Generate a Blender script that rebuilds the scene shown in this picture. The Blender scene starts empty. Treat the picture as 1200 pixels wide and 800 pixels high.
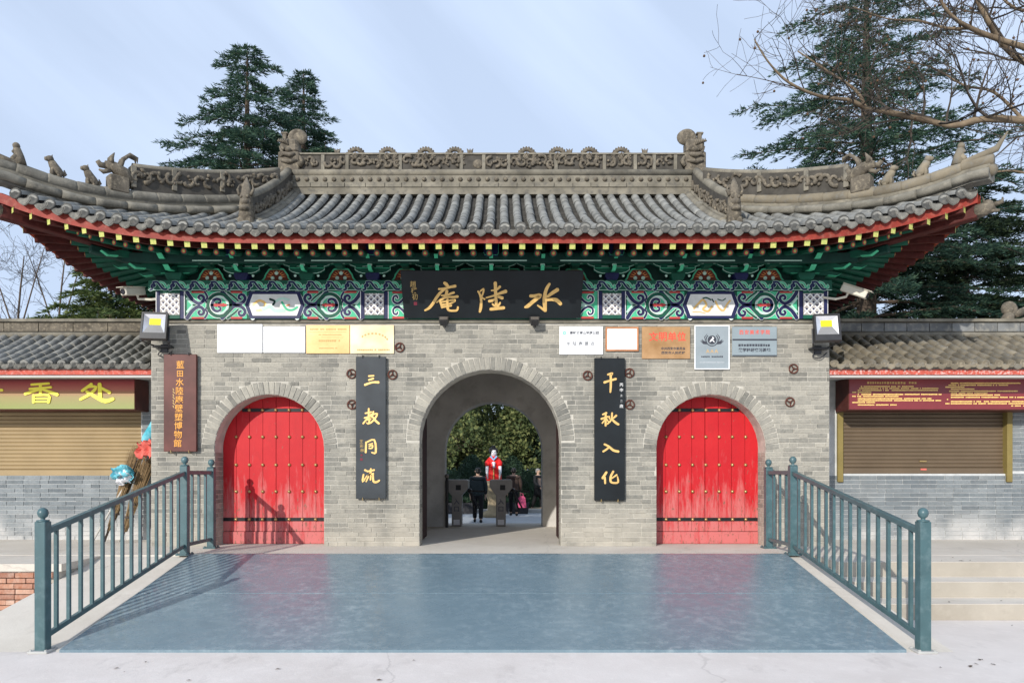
import bpy, bmesh, math, random
from math import pi, sin, cos, tan, radians, sqrt, atan2
from mathutils import Vector, Matrix, Euler
import numpy as np

# ------------------------------------------------------------------ camera, sky, sun, exposure
S = bpy.context.scene
C = S.collection
rnd = random.Random(7)

cam = bpy.data.cameras.new('camera')
camo = bpy.data.objects.new('camera', cam)
C.objects.link(camo)
camo.location = (0.163, -10.45, 1.03)
camo.rotation_euler = (pi / 2, 0, 0)
cam.sensor_width = 36
cam.lens = 26
cam.shift_x = 0.0100
cam.shift_y = 0.1283
cam.clip_end = 2000
S.camera = camo

SUN_EL, SUN_AZ = radians(22), radians(28)      # the sun stands behind the camera, to its left
sun = bpy.data.lights.new('sun', 'SUN')
suno = bpy.data.objects.new('sun', sun)
C.objects.link(suno)
sun.energy = 4.1
sun.angle = radians(0.5)
sun.color = (1.0, 0.95, 0.88)
sdir = Vector((sin(SUN_AZ) * cos(SUN_EL), cos(SUN_AZ) * cos(SUN_EL), -sin(SUN_EL)))
suno.rotation_euler = sdir.to_track_quat('-Z', 'Y').to_euler()
suno.location = (-8, -20, 12)

world = bpy.data.worlds.new('World')
S.world = world
world.use_nodes = True
wn, wl = world.node_tree.nodes, world.node_tree.links
wn.clear()
out = wn.new('ShaderNodeOutputWorld')
bg = wn.new('ShaderNodeBackground')
sky = wn.new('ShaderNodeTexSky')
sky.sky_type = 'NISHITA'
sky.sun_disc = False
sky.sun_elevation = SUN_EL
sky.sun_rotation = pi + SUN_AZ
sky.air_density = 1.0
sky.dust_density = 1.2
sky.ozone_density = 1.3
# thin high cloud: even veil plus drawn-out streaks of cirrus
tc = wn.new('ShaderNodeTexCoord')
mp = wn.new('ShaderNodeMapping')
mp.inputs['Scale'].default_value = (0.55, 0.9, 4.2)
vr = wn.new('ShaderNodeVectorRotate')
vr.rotation_type = 'Y_AXIS'
vr.inputs['Angle'].default_value = radians(-38)
n1 = wn.new('ShaderNodeTexNoise')
n1.inputs['Scale'].default_value = 1.7
n1.inputs['Detail'].default_value = 5
n1.inputs['Roughness'].default_value = 0.5
r1 = wn.new('ShaderNodeMapRange')
r1.inputs['From Min'].default_value = 0.46
r1.inputs['From Max'].default_value = 0.66
r1.inputs['To Min'].default_value = 0.78
r1.inputs['To Max'].default_value = 0.97
mx = wn.new('ShaderNodeMix')
mx.data_type = 'RGBA'
mx.inputs['B'].default_value = (6.5, 7.8, 10.1, 1)
wl.new(tc.outputs['Generated'], vr.inputs['Vector'])
wl.new(vr.outputs['Vector'], mp.inputs['Vector'])
wl.new(mp.outputs['Vector'], n1.inputs['Vector'])
wl.new(n1.outputs['Fac'], r1.inputs['Value'])
wl.new(r1.outputs['Result'], mx.inputs['Factor'])
wl.new(sky.outputs['Color'], mx.inputs['A'])
wl.new(mx.outputs['Result'], bg.inputs['Color'])
bg.inputs['Strength'].default_value = 0.11
wl.new(bg.outputs['Background'], out.inputs['Surface'])

S.view_settings.view_transform = 'Standard'
S.view_settings.look = 'None'
S.view_settings.gamma = 1
S.view_settings.use_curve_mapping = False
S.view_settings.exposure = 0.0

# ------------------------------------------------------------------ materials
def new_mat(name):
    m = bpy.data.materials.new(name)
    m.use_nodes = True
    nt = m.node_tree
    return m, nt.nodes, nt.links, nt.nodes['Principled BSDF']

def lin(r, g, b):
    f = lambda c: (c / 255) / 12.92 if c / 255 <= .04045 else ((c / 255 + .055) / 1.055) ** 2.4
    return (f(r), f(g), f(b))

def c4(c): return (c[0], c[1], c[2], 1)
def mul(c, k): return tuple(min(1, x * k) for x in c)

def mixn(n, l, fac, a, b, mode='MIX'):
    x = n.new('ShaderNodeMix'); x.data_type = 'RGBA'; x.blend_type = mode
    for sock, v in (('Factor', fac), ('A', a), ('B', b)):
        if hasattr(v, 'is_linked'): l.new(v, x.inputs[sock])
        elif isinstance(v, (int, float)): x.inputs[sock].default_value = v
        else: x.inputs[sock].default_value = c4(v)
    return x.outputs['Result']

def noise(n, l, scale, detail=4, rough=.55, stretch=None):
    g = n.new('ShaderNodeNewGeometry')
    v = g.outputs['Position']
    if stretch:
        mpn = n.new('ShaderNodeMapping'); mpn.inputs['Scale'].default_value = stretch
        l.new(v, mpn.inputs['Vector']); v = mpn.outputs['Vector']
    t = n.new('ShaderNodeTexNoise')
    t.inputs['Scale'].default_value = scale; t.inputs['Detail'].default_value = detail; t.inputs['Roughness'].default_value = rough
    l.new(v, t.inputs['Vector'])
    return t.outputs['Fac']

def rng(n, l, v, a, b, c=0., d=1.):
    r = n.new('ShaderNodeMapRange')
    r.inputs['From Min'].default_value = a; r.inputs['From Max'].default_value = b
    r.inputs['To Min'].default_value = c; r.inputs['To Max'].default_value = d
    l.new(v, r.inputs['Value'])
    return r.outputs['Result']

def ramp(n, l, v, stops):
    r = n.new('ShaderNodeValToRGB')
    e = r.color_ramp.elements
    while len(e) < len(stops): e.new(.5)
    for k, (p, c) in enumerate(stops):
        e[k].position = p; e[k].color = c4(c)
    l.new(v, r.inputs['Fac'])
    return r.outputs['Color']

def bump(n, l, p, h, strength, dist=.01):
    b = n.new('ShaderNodeBump'); b.inputs['Strength'].default_value = strength; b.inputs['Distance'].default_value = dist
    l.new(h, b.inputs['Height']); l.new(b.outputs['Normal'], p.inputs['Normal'])

def each(n, l):
    """one random number for each piece, whether it is an object or an island of a joined mesh"""
    g = n.new('ShaderNodeNewGeometry'); o = n.new('ShaderNodeObjectInfo')
    a = n.new('ShaderNodeMath'); a.operation = 'ADD'
    l.new(g.outputs['Random Per Island'], a.inputs[0]); l.new(o.outputs['Random'], a.inputs[1])
    f = n.new('ShaderNodeMath'); f.operation = 'FRACT'
    l.new(a.outputs[0], f.inputs[0])
    return f.outputs[0]

def height(n, l):
    g = n.new('ShaderNodeNewGeometry'); s = n.new('ShaderNodeSeparateXYZ')
    l.new(g.outputs['Position'], s.inputs[0])
    return s.outputs['Z']

def mat(name, col, rough=.7, var=.2, scale=5, col2=None, bmp=.15, bscale=60, metal=0, piece=0, spec=.3, wear=None, wearamt=.5, coat=0):
    m, n, l, p = new_mat(name)
    f = noise(n, l, scale)
    fac = rng(n, l, f, .3, .7)
    c = mixn(n, l, fac, mul(col, 1 - var), col2 if col2 else mul(col, 1 + var))
    if piece:
        c = mixn(n, l, 1.0, c, ramp(n, l, each(n, l), [(0, (1 - piece,) * 3), (1, (1, 1, 1))]), 'MULTIPLY')
    if wear:
        w = rng(n, l, noise(n, l, scale * 3.1, 6, .65), .5, .68, 0, wearamt)
        c = mixn(n, l, w, c, wear)
    l.new(c, p.inputs['Base Color'])
    p.inputs['Roughness'].default_value = rough
    p.inputs['Metallic'].default_value = metal
    p.inputs['Specular IOR Level'].default_value = spec
    if coat: p.inputs['Coat Weight'].default_value = coat
    if bmp: bump(n, l, p, noise(n, l, bscale, 4, .6), bmp)
    return m

def brick_mat(name, stops, bloom=None, bloom_z=(0, .5), grime=True):
    m, n, l, p = new_mat(name)
    c = ramp(n, l, each(n, l), stops)
    c = mixn(n, l, rng(n, l, noise(n, l, 14, 5, .6), .25, .75, 0, .55), c, mul(stops[-1][1], .98))
    c = mixn(n, l, 1.0, c, ramp(n, l, noise(n, l, 48, 5, .7), [(.3, (.72, .72, .72)), (.5, (1, 1, 1)), (.72, (1.12, 1.1, 1.06))]), 'MULTIPLY')
    if grime:
        c = mixn(n, l, rng(n, l, noise(n, l, 1.3, 4), .45, .8, 0, .35), c, (.2, .19, .165))
    st_ = rng(n, l, noise(n, l, 1.6, 5, .65, (1, 1, .16)), .46, .68, 0, .6)
    c = mixn(n, l, st_, c, mul(stops[0][1], 1.25))
    if bloom:
        z = height(n, l)
        zf = rng(n, l, z, bloom_z[1], bloom_z[0])
        nf = rng(n, l, noise(n, l, 2.2, 5), .3, .6)
        q = n.new('ShaderNodeMath'); q.operation = 'MULTIPLY'
        l.new(zf, q.inputs[0]); l.new(nf, q.inputs[1])
        c = mixn(n, l, q.outputs[0], c, bloom)
    l.new(c, p.inputs['Base Color'])
    p.inputs['Roughness'].default_value = .88
    p.inputs['Specular IOR Level'].default_value = .2
    bump(n, l, p, noise(n, l, 90, 4, .7), .45, .006)
    return m

MAT = {}
MAT['brick'] = brick_mat('grey_brick', [(0, (.11, .11, .10)), (.1, (.175, .173, .155)), (.35, (.265, .255, .222)), (.7, (.325, .31, .265)), (1, (.40, .378, .32))], bloom=(.46, .42, .35), bloom_z=(-.1, .6))
MAT['brick2'] = brick_mat('blue_grey_brick', [(0, (.11, .128, .14)), (.3, (.165, .188, .20)), (1, (.27, .295, .305))], bloom=(.58, .56, .53), bloom_z=(0.0, .5))
MAT['redbrick'] = brick_mat('red_brick', [(0, (.25, .09, .05)), (.5, (.42, .17, .09)), (.85, (.5, .26, .16)), (1, (.6, .5, .42))], grime=False)
MAT['mortar'] = mat('mortar', (.47, .445, .385), .95, .2, 7, bmp=.3)
MAT['mortar2'] = mat('white_mortar', (.52, .53, .52), .95, .15, 7, bmp=.3)
MAT['plaster'] = mat('passage_plaster', (.54, .52, .485), .95, .2, 1.4, wear=(.3, .28, .25), wearamt=.45)
MAT['white'] = mat('white_plaster', (.6, .59, .56), .9, .06, 3)
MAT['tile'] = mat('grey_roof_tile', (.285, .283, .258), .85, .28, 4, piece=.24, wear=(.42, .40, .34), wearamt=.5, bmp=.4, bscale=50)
MAT['disc'] = mat('dark_grey_eave_tile', (.085, .086, .08), .85, .3, 6, piece=.3, wear=(.22, .2, .17), wearamt=.4, bmp=.3)
MAT['carveback'] = mat('shaded_ridge_ground', (.07, .064, .054), .95, .3, 8)  # shade of the hollows behind the carving, put in the colour for depth
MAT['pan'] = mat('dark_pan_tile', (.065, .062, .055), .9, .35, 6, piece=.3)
MAT['carve'] = mat('carved_grey_clay', (.125, .108, .083), .9, .4, 7, wear=(.31, .265, .19), wearamt=.7, bmp=.5, bscale=70)
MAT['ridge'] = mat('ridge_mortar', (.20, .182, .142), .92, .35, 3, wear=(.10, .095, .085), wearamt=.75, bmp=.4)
MAT['ochre'] = mat('weathered_ochre_tile', (.25, .215, .155), .9, .3, 4, piece=.4, wear=(.19, .185, .165), wearamt=.8)
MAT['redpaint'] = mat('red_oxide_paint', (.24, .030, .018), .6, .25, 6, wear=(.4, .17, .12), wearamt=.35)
MAT['hiptile'] = mat('grey_brown_hip_tile', (.2, .188, .155), .88, .3, 4, piece=.25, wear=(.33, .3, .24), wearamt=.5, bmp=.4, bscale=50)
MAT['drip'] = mat('stained_drip_tile', (.17, .165, .145), .85, .35, 6, piece=.35, wear=(.36, .34, .28), wearamt=.5, bmp=.3)
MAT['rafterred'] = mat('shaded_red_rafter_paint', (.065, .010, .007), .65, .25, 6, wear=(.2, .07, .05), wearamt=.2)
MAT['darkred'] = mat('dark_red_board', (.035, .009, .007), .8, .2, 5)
MAT['yellow'] = mat('yellow_rafter_end', (.72, .62, .2), .6, .12, 60, col2=(.3, .42, .1))
MAT['green'] = mat('green_paint', (.006, .082, .048), .55, .3, 6)
MAT['dkgreen'] = mat('deep_green_paint', (.004, .036, .026), .6, .3, 6)
MAT['jade'] = mat('jade_paint', (.06, .45, .24), .55, .15, 8, wear=(.16, .58, .36), wearamt=.5)
MAT['pale'] = mat('pale_mint_paint', (.48, .7, .58), .6, .1, 8)
MAT['navy'] = mat('navy_paint', (.012, .016, .07), .5, .2, 8)
MAT['linew'] = mat('white_line_paint', (.8, .8, .78), .6, .06, 10)
MAT['crimson'] = mat('crimson_paint', (.46, .05, .05), .55, .15, 8)
MAT['orange'] = mat('orange_paint', (.75, .28, .08), .55, .15, 8)
MAT['rust'] = mat('russet_paint', (.13, .03, .015), .7, .3, 9)
MAT['board'] = mat('black_lacquer', (.007, .010, .012), .45, .3, 3, bmp=.05)
MAT['board2'] = mat('faded_black_lacquer', (.035, .042, .048), .5, .35, 2.2, bmp=.06)
MAT['gold'] = mat('gold_leaf', (.78, .5, .17), .42, .15, 20, metal=.35, spec=.5)
MAT['maroon'] = mat('maroon_lacquer', (.085, .020, .014), .45, .25, 3, col2=(.13, .038, .03), bmp=.06)
MAT['rail'] = mat('teal_rail_paint', (.055, .112, .122), .38, .15, 4, bmp=.05, spec=.5, wear=(.14, .21, .22), wearamt=.4)
MAT['black'] = mat('black_iron', (.014, .014, .015), .5, .3, 12, bmp=.1)
MAT['dark'] = mat('dark_metal', (.03, .03, .032), .4, .2, 10, bmp=.05, spec=.5)
MAT['rusty'] = mat('rusty_iron', (.11, .04, .028), .8, .35, 20)
MAT['brass'] = mat('brass_stud', (.5, .36, .16), .4, .2, 20, metal=.8, spec=.5)
MAT['steel'] = mat('stainless_steel', (.2, .185, .17), .45, .15, 4, metal=.5, bmp=.03)
MAT['tan'] = mat('tan_shutter', (.33, .24, .125), .5, .1, 2, bmp=.03)
MAT['brown'] = mat('brown_shutter', (.135, .098, .062), .48, .12, 2, bmp=.03)
MAT['olive'] = mat('olive_guide_rail', (.22, .17, .055), .5, .12, 4, bmp=.03)
MAT['wplate'] = mat('white_enamel_plate', (.84, .85, .86), .28, .03, 3, bmp=.01, spec=.5)
MAT['goldplate'] = mat('gold_plate', (.58, .345, .125), .38, .12, 2.5, col2=(.72, .49, .24), bmp=.02, metal=.25)
MAT['creamplate'] = mat('cream_gold_plate', (.70, .52, .27), .35, .08, 2.5, col2=(.82, .72, .52), bmp=.02, metal=.15)
MAT['bronze'] = mat('bronze_plate', (.45, .245, .10), .38, .2, 4, col2=(.56, .34, .17), bmp=.02, metal=.3)
MAT['silver'] = mat('silver_plate', (.33, .375, .39), .35, .1, 3, bmp=.02, metal=.3)
MAT['greyplate'] = mat('grey_plate', (.29, .345, .365), .4, .08, 3, bmp=.02, metal=.2)
MAT['orangeframe'] = mat('orange_wood_frame', (.5, .22, .1), .5, .2, 8)
MAT['redtext'] = mat('red_letter_paint', (.75, .1, .06), .5, .05, 8, bmp=0)
MAT['inktext'] = mat('black_letter_paint', (.05, .055, .07), .5, .05, 8, bmp=0)
MAT['greytext'] = mat('grey_letter_paint', (.35, .36, .4), .5, .05, 8, bmp=0)
MAT['fainttext'] = mat('faint_letter_paint', (.62, .64, .66), .5, .05, 8, bmp=0)
MAT['goldtext'] = mat('dull_gold_letters', (.5, .34, .12), .5, .05, 8, bmp=0)
MAT['ytext'] = mat('yellow_plastic_letters', (.9, .8, .06), .4, .04, 8, bmp=0, spec=.5)
MAT['orangetext'] = mat('orange_gilt_letters', (.78, .36, .06), .5, .12, 30, bmp=0)
MAT['sealred'] = mat('seal_red', (.16, .02, .035), .6, .1, 20, bmp=0)
MAT['bark'] = mat('grey_brown_bark', (.1, .075, .055), .9, .3, 5, bmp=.6, bscale=20)
MAT['planebark'] = mat('pale_plane_bark', (.13, .092, .06), .85, .35, 3.5, col2=(.26, .2, .13), bmp=.3, bscale=15)
MAT['twig'] = mat('brown_twig', (.055, .045, .036), .9, .3, 8, bmp=0)
MAT['seed'] = mat('brown_seed_ball', (.1, .06, .035), .95, .3, 30)
MAT['broom'] = mat('dry_broom_twigs', (.24, .16, .08), .9, .35, 20, piece=.4)
MAT['pole'] = mat('pale_broom_pole', (.5, .47, .42), .6, .1, 10)
MAT['cyan'] = mat('cyan_cloth', (.05, .4, .5), .8, .2, 8, col2=(.3, .7, .8))
MAT['coral'] = mat('coral_cloth', (.7, .15, .12), .85, .15, 8)
MAT['skin'] = mat('skin', (.5, .33, .24), .55, .08, 20, bmp=.03)
MAT['hair'] = mat('black_hair', (.01, .009, .008), .5, .3, 30)
MAT['greyhair'] = mat('grey_hair', (.25, .24, .23), .6, .3, 30)
MAT['jacket'] = mat('dark_teal_jacket', (.022, .032, .034), .75, .2, 12)
MAT['trouser'] = mat('black_trousers', (.008, .008, .009), .85, .2, 12)
MAT['browncoat'] = mat('brown_coat', (.055, .036, .028), .85, .2, 12)
MAT['blackcoat'] = mat('black_coat', (.013, .014, .016), .85, .2, 12)
MAT['shoe'] = mat('black_shoe', (.01, .01, .01), .4, .2, 12)
MAT['pink'] = mat('pink_bag', (.55, .08, .18), .7, .15, 10)
MAT['robe'] = mat('red_robe', (.78, .02, .02), .65, .12, 10)
MAT['paper'] = mat('white_cloth', (.75, .75, .78), .8, .06, 10)
MAT['sash'] = mat('sky_blue_scarf', (.2, .5, .8), .7, .1, 10)
MAT['stone'] = mat('tan_stone', (.4, .32, .2), .9, .2, 8)
MAT['curb'] = mat('pale_stone_kerb', (.42, .42, .4), .9, .15, 6)
MAT['pot'] = mat('dark_planter', (.04, .04, .045), .6, .2, 8)
MAT['cctv'] = mat('cream_camera_case', (.62, .58, .48), .4, .08, 10, bmp=0, spec=.5)
MAT['lens'] = mat('dark_lens', (.01, .01, .015), .08, .1, 10, bmp=0, spec=.6)
MAT['led'] = mat('yellow_led_panel', (.9, .82, .02), .5, .04, 20, bmp=0)
MAT['reflector'] = mat('silver_reflector', (.82, .82, .84), .25, .05, 10, metal=.7, bmp=0, spec=.6)
MAT['redsign'] = mat('maroon_sign_panel', (.2, .03, .035), .3, .12, 2, bmp=0, spec=.5)

def concrete(name, a, b, crack=True):
    m, n, l, p = new_mat(name)
    c = mixn(n, l, rng(n, l, noise(n, l, .9, 6, .6), .3, .7), a, b)
    c = mixn(n, l, rng(n, l, noise(n, l, 6, 6, .7), .52, .75, 0, .45), c, mul(b, 1.12))
    c = mixn(n, l, rng(n, l, noise(n, l, 3.2, 5, .7, (1, .45, 1)), .58, .72, 0, .4), c, mul(a, .68))
    if crack:
        g = n.new('ShaderNodeNewGeometry')
        dn = n.new('ShaderNodeTexNoise'); dn.inputs['Scale'].default_value = 3; dn.inputs['Detail'].default_value = 4
        l.new(g.outputs['Position'], dn.inputs['Vector'])
        ad = n.new('ShaderNodeMix'); ad.data_type = 'VECTOR'; ad.inputs['Factor'].default_value = .22
        l.new(g.outputs['Position'], ad.inputs['A']); l.new(dn.outputs['Color'], ad.inputs['B'])
        v = n.new('ShaderNodeTexVoronoi'); v.feature = 'DISTANCE_TO_EDGE'; v.inputs['Scale'].default_value = .3
        l.new(ad.outputs['Result'], v.inputs['Vector'])
        c = mixn(n, l, rng(n, l, v.outputs['Distance'], .003, .001, 0, .2), c, (.2, .18, .16))
    l.new(c, p.inputs['Base Color'])
    p.inputs['Roughness'].default_value = .9
    p.inputs['Specular IOR Level'].default_value = .2
    bump(n, l, p, noise(n, l, 28, 6, .7), .35, .008)
    return m

MAT['concrete'] = concrete('pale_concrete', (.63, .575, .53), (.75, .695, .65))
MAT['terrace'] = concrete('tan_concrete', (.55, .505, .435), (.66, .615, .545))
MAT['riser'] = concrete('shaded_step_riser', (.34, .305, .25), (.44, .40, .335), False)  # shade put in the colour: darker than the treads to offset direct sun
MAT['court'] = concrete('courtyard_paving', (.30, .32, .33), (.37, .39, .40), False)
MAT['soil'] = concrete('earth', (.2, .17, .12), (.3, .26, .19), False)

def door_mat():
    m, n, l, p = new_mat('worn_red_door_paint')
    z = height(n, l)
    red = mixn(n, l, rng(n, l, noise(n, l, 3, 4), .3, .7), (.47, .007, .014), (.56, .016, .02))
    red = mixn(n, l, ramp(n, l, each(n, l), [(0, (0, 0, 0)), (1, (.35,) * 3)]), red, (.40, .01, .014))
    red = mixn(n, l, rng(n, l, noise(n, l, 5, 6, .7, (1, 1, .5)), .52, .74, 0, .5), red, (.33, .012, .014))
    low = rng(n, l, z, 1.35, .15)
    st = noise(n, l, 9, 6, .7, (1.6, 1, .22))
    q = n.new('ShaderNodeMath'); q.operation = 'MULTIPLY_ADD'; q.inputs[1].default_value = .42; q.inputs[2].default_value = 0
    l.new(low, q.inputs[0])
    s2 = n.new('ShaderNodeMath'); s2.operation = 'ADD'; l.new(q.outputs[0], s2.inputs[0]); l.new(st, s2.inputs[1])
    faded = rng(n, l, s2.outputs[0], .66, .90, 0, .85)
    c = mixn(n, l, faded, red, (.55, .17, .16))
    ch = n.new('ShaderNodeMath'); ch.operation = 'ADD'
    l.new(noise(n, l, 24, 5, .7, (1.2, 1, .4)), ch.inputs[0])
    lo2 = rng(n, l, z, 1.3, .0, 0, .1); l.new(lo2, ch.inputs[1])
    c = mixn(n, l, rng(n, l, ch.outputs[0], .66, .70), c, (.24, .10, .07))
    l.new(c, p.inputs['Base Color'])
    p.inputs['Roughness'].default_value = .55
    p.inputs['Specular IOR Level'].default_value = .3
    bump(n, l, p, st, .25, .008)
    return m
MAT['door'] = door_mat()

def ramp_mat():
    m, n, l, p = new_mat('blue_ramp_paint')
    c = mixn(n, l, rng(n, l, noise(n, l, 1.2, 5), .3, .7), (.135, .20, .24), (.165, .238, .28))
    sc = rng(n, l, noise(n, l, 8.5, 10, .78, (1, 1.15, 1)), .48, .74, 0, .6)
    pt = rng(n, l, noise(n, l, .7, 4), .36, .6, .15, .9)
    q = n.new('ShaderNodeMath'); q.operation = 'MULTIPLY'; l.new(sc, q.inputs[0]); l.new(pt, q.inputs[1])
    c = mixn(n, l, q.outputs[0], c, (.5, .58, .6))
    l.new(c, p.inputs['Base Color'])
    ro = rng(n, l, noise(n, l, 9, 5), .3, .7, .17, .36)
    l.new(ro, p.inputs['Roughness'])
    p.inputs['Specular IOR Level'].default_value = .55
    bump(n, l, p, noise(n, l, 35, 5, .6), .12, .004)
    return m
MAT['ramp'] = ramp_mat()

def gradient_sign_mat():
    m, n, l, p = new_mat('red_to_green_print')
    c = ramp(n, l, rng(n, l, height(n, l), 1.97, 2.44), [(0, (.22, .27, .06)), (.4, (.28, .22, .07)), (.66, (.36, .085, .05)), (.85, (.28, .03, .03)), (1, (.06, .01, .01))])
    l.new(c, p.inputs['Base Color']); p.inputs['Roughness'].default_value = .35
    return m
MAT['gradsign'] = gradient_sign_mat()

def mural_mat():
    m, n, l, p = new_mat('painted_mural_panel')
    c = mixn(n, l, rng(n, l, noise(n, l, 4, 5), .4, .65), (.62, .63, .58), (.78, .78, .74))
    l.new(c, p.inputs['Base Color']); p.inputs['Roughness'].default_value = .6
    return m
MAT['mural'] = mural_mat()

def lattice_mat():
    return mat('lattice_ground', (.30, .25, .24), .6, .3, 40, col2=(.6, .58, .54))
MAT['lattice'] = lattice_mat()

def leaf_mat(name, stops, trans=.25):
    m, n, l, p = new_mat(name)
    c = ramp(n, l, each(n, l), stops)
    c = mixn(n, l, rng(n, l, noise(n, l, .8, 4), .35, .68, 0, .55), c, mul(stops[0][1], .8))
    l.new(c, p.inputs['Base Color'])
    p.inputs['Roughness'].default_value = .7
    p.inputs['Specular IOR Level'].default_value = .25
    t = n.new('ShaderNodeBsdfTranslucent'); l.new(c, t.inputs['Color'])
    mxs = n.new('ShaderNodeMixShader'); mxs.inputs[0].default_value = trans
    l.new(p.outputs[0], mxs.inputs[1]); l.new(t.outputs[0], mxs.inputs[2])
    l.new(mxs.outputs[0], n['Material Output'].inputs['Surface'])
    return m
MAT['cedar'] = leaf_mat('cedar_needles', [(0, (.022, .058, .042)), (.5, (.056, .118, .078)), (1, (.13, .2, .115))])
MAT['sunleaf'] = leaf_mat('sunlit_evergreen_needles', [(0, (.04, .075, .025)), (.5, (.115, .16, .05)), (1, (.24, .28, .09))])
MAT['darkleaf'] = leaf_mat('dark_evergreen_leaves', [(0, (.014, .032, .02)), (.6, (.036, .064, .032)), (1, (.08, .11, .045))])
MAT['goldleaf'] = leaf_mat('yellow_green_leaves', [(0, (.06, .09, .034)), (.5, (.15, .185, .068)), (1, (.3, .31, .11))])
MAT['hedge'] = leaf_mat('hedge_leaves', [(0, (.022, .05, .03)), (1, (.065, .11, .058))])
# ------------------------------------------------------------------ helpers
def tag(o, label=None, cat=None, group=None, kind=None):
    if label: o['label'] = label
    if cat: o['category'] = cat
    if group: o['group'] = group
    if kind: o['kind'] = kind
    return o

def thing(name, loc, label, cat, group=None, rz=0):
    o = bpy.data.objects.new(name, None)
    C.objects.link(o)
    o.location = loc; o.rotation_euler = (0, 0, rz)
    o.empty_display_size = .2
    return tag(o, label, cat, group)

def inst(name, mesh, parent=None, loc=(0, 0, 0), rot=None, scale=None, quat=None):
    o = bpy.data.objects.new(name, mesh)
    C.objects.link(o)
    if parent: o.parent = parent
    o.location = loc
    if rot: o.rotation_euler = rot
    if quat: o.rotation_mode = 'QUATERNION'; o.rotation_quaternion = quat
    if scale: o.scale = scale
    return o

def copy_tree(o, parent=None):
    c = o.copy(); C.objects.link(c)
    if parent: c.parent = parent
    for ch in o.children: copy_tree(ch, c)
    return c

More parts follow.
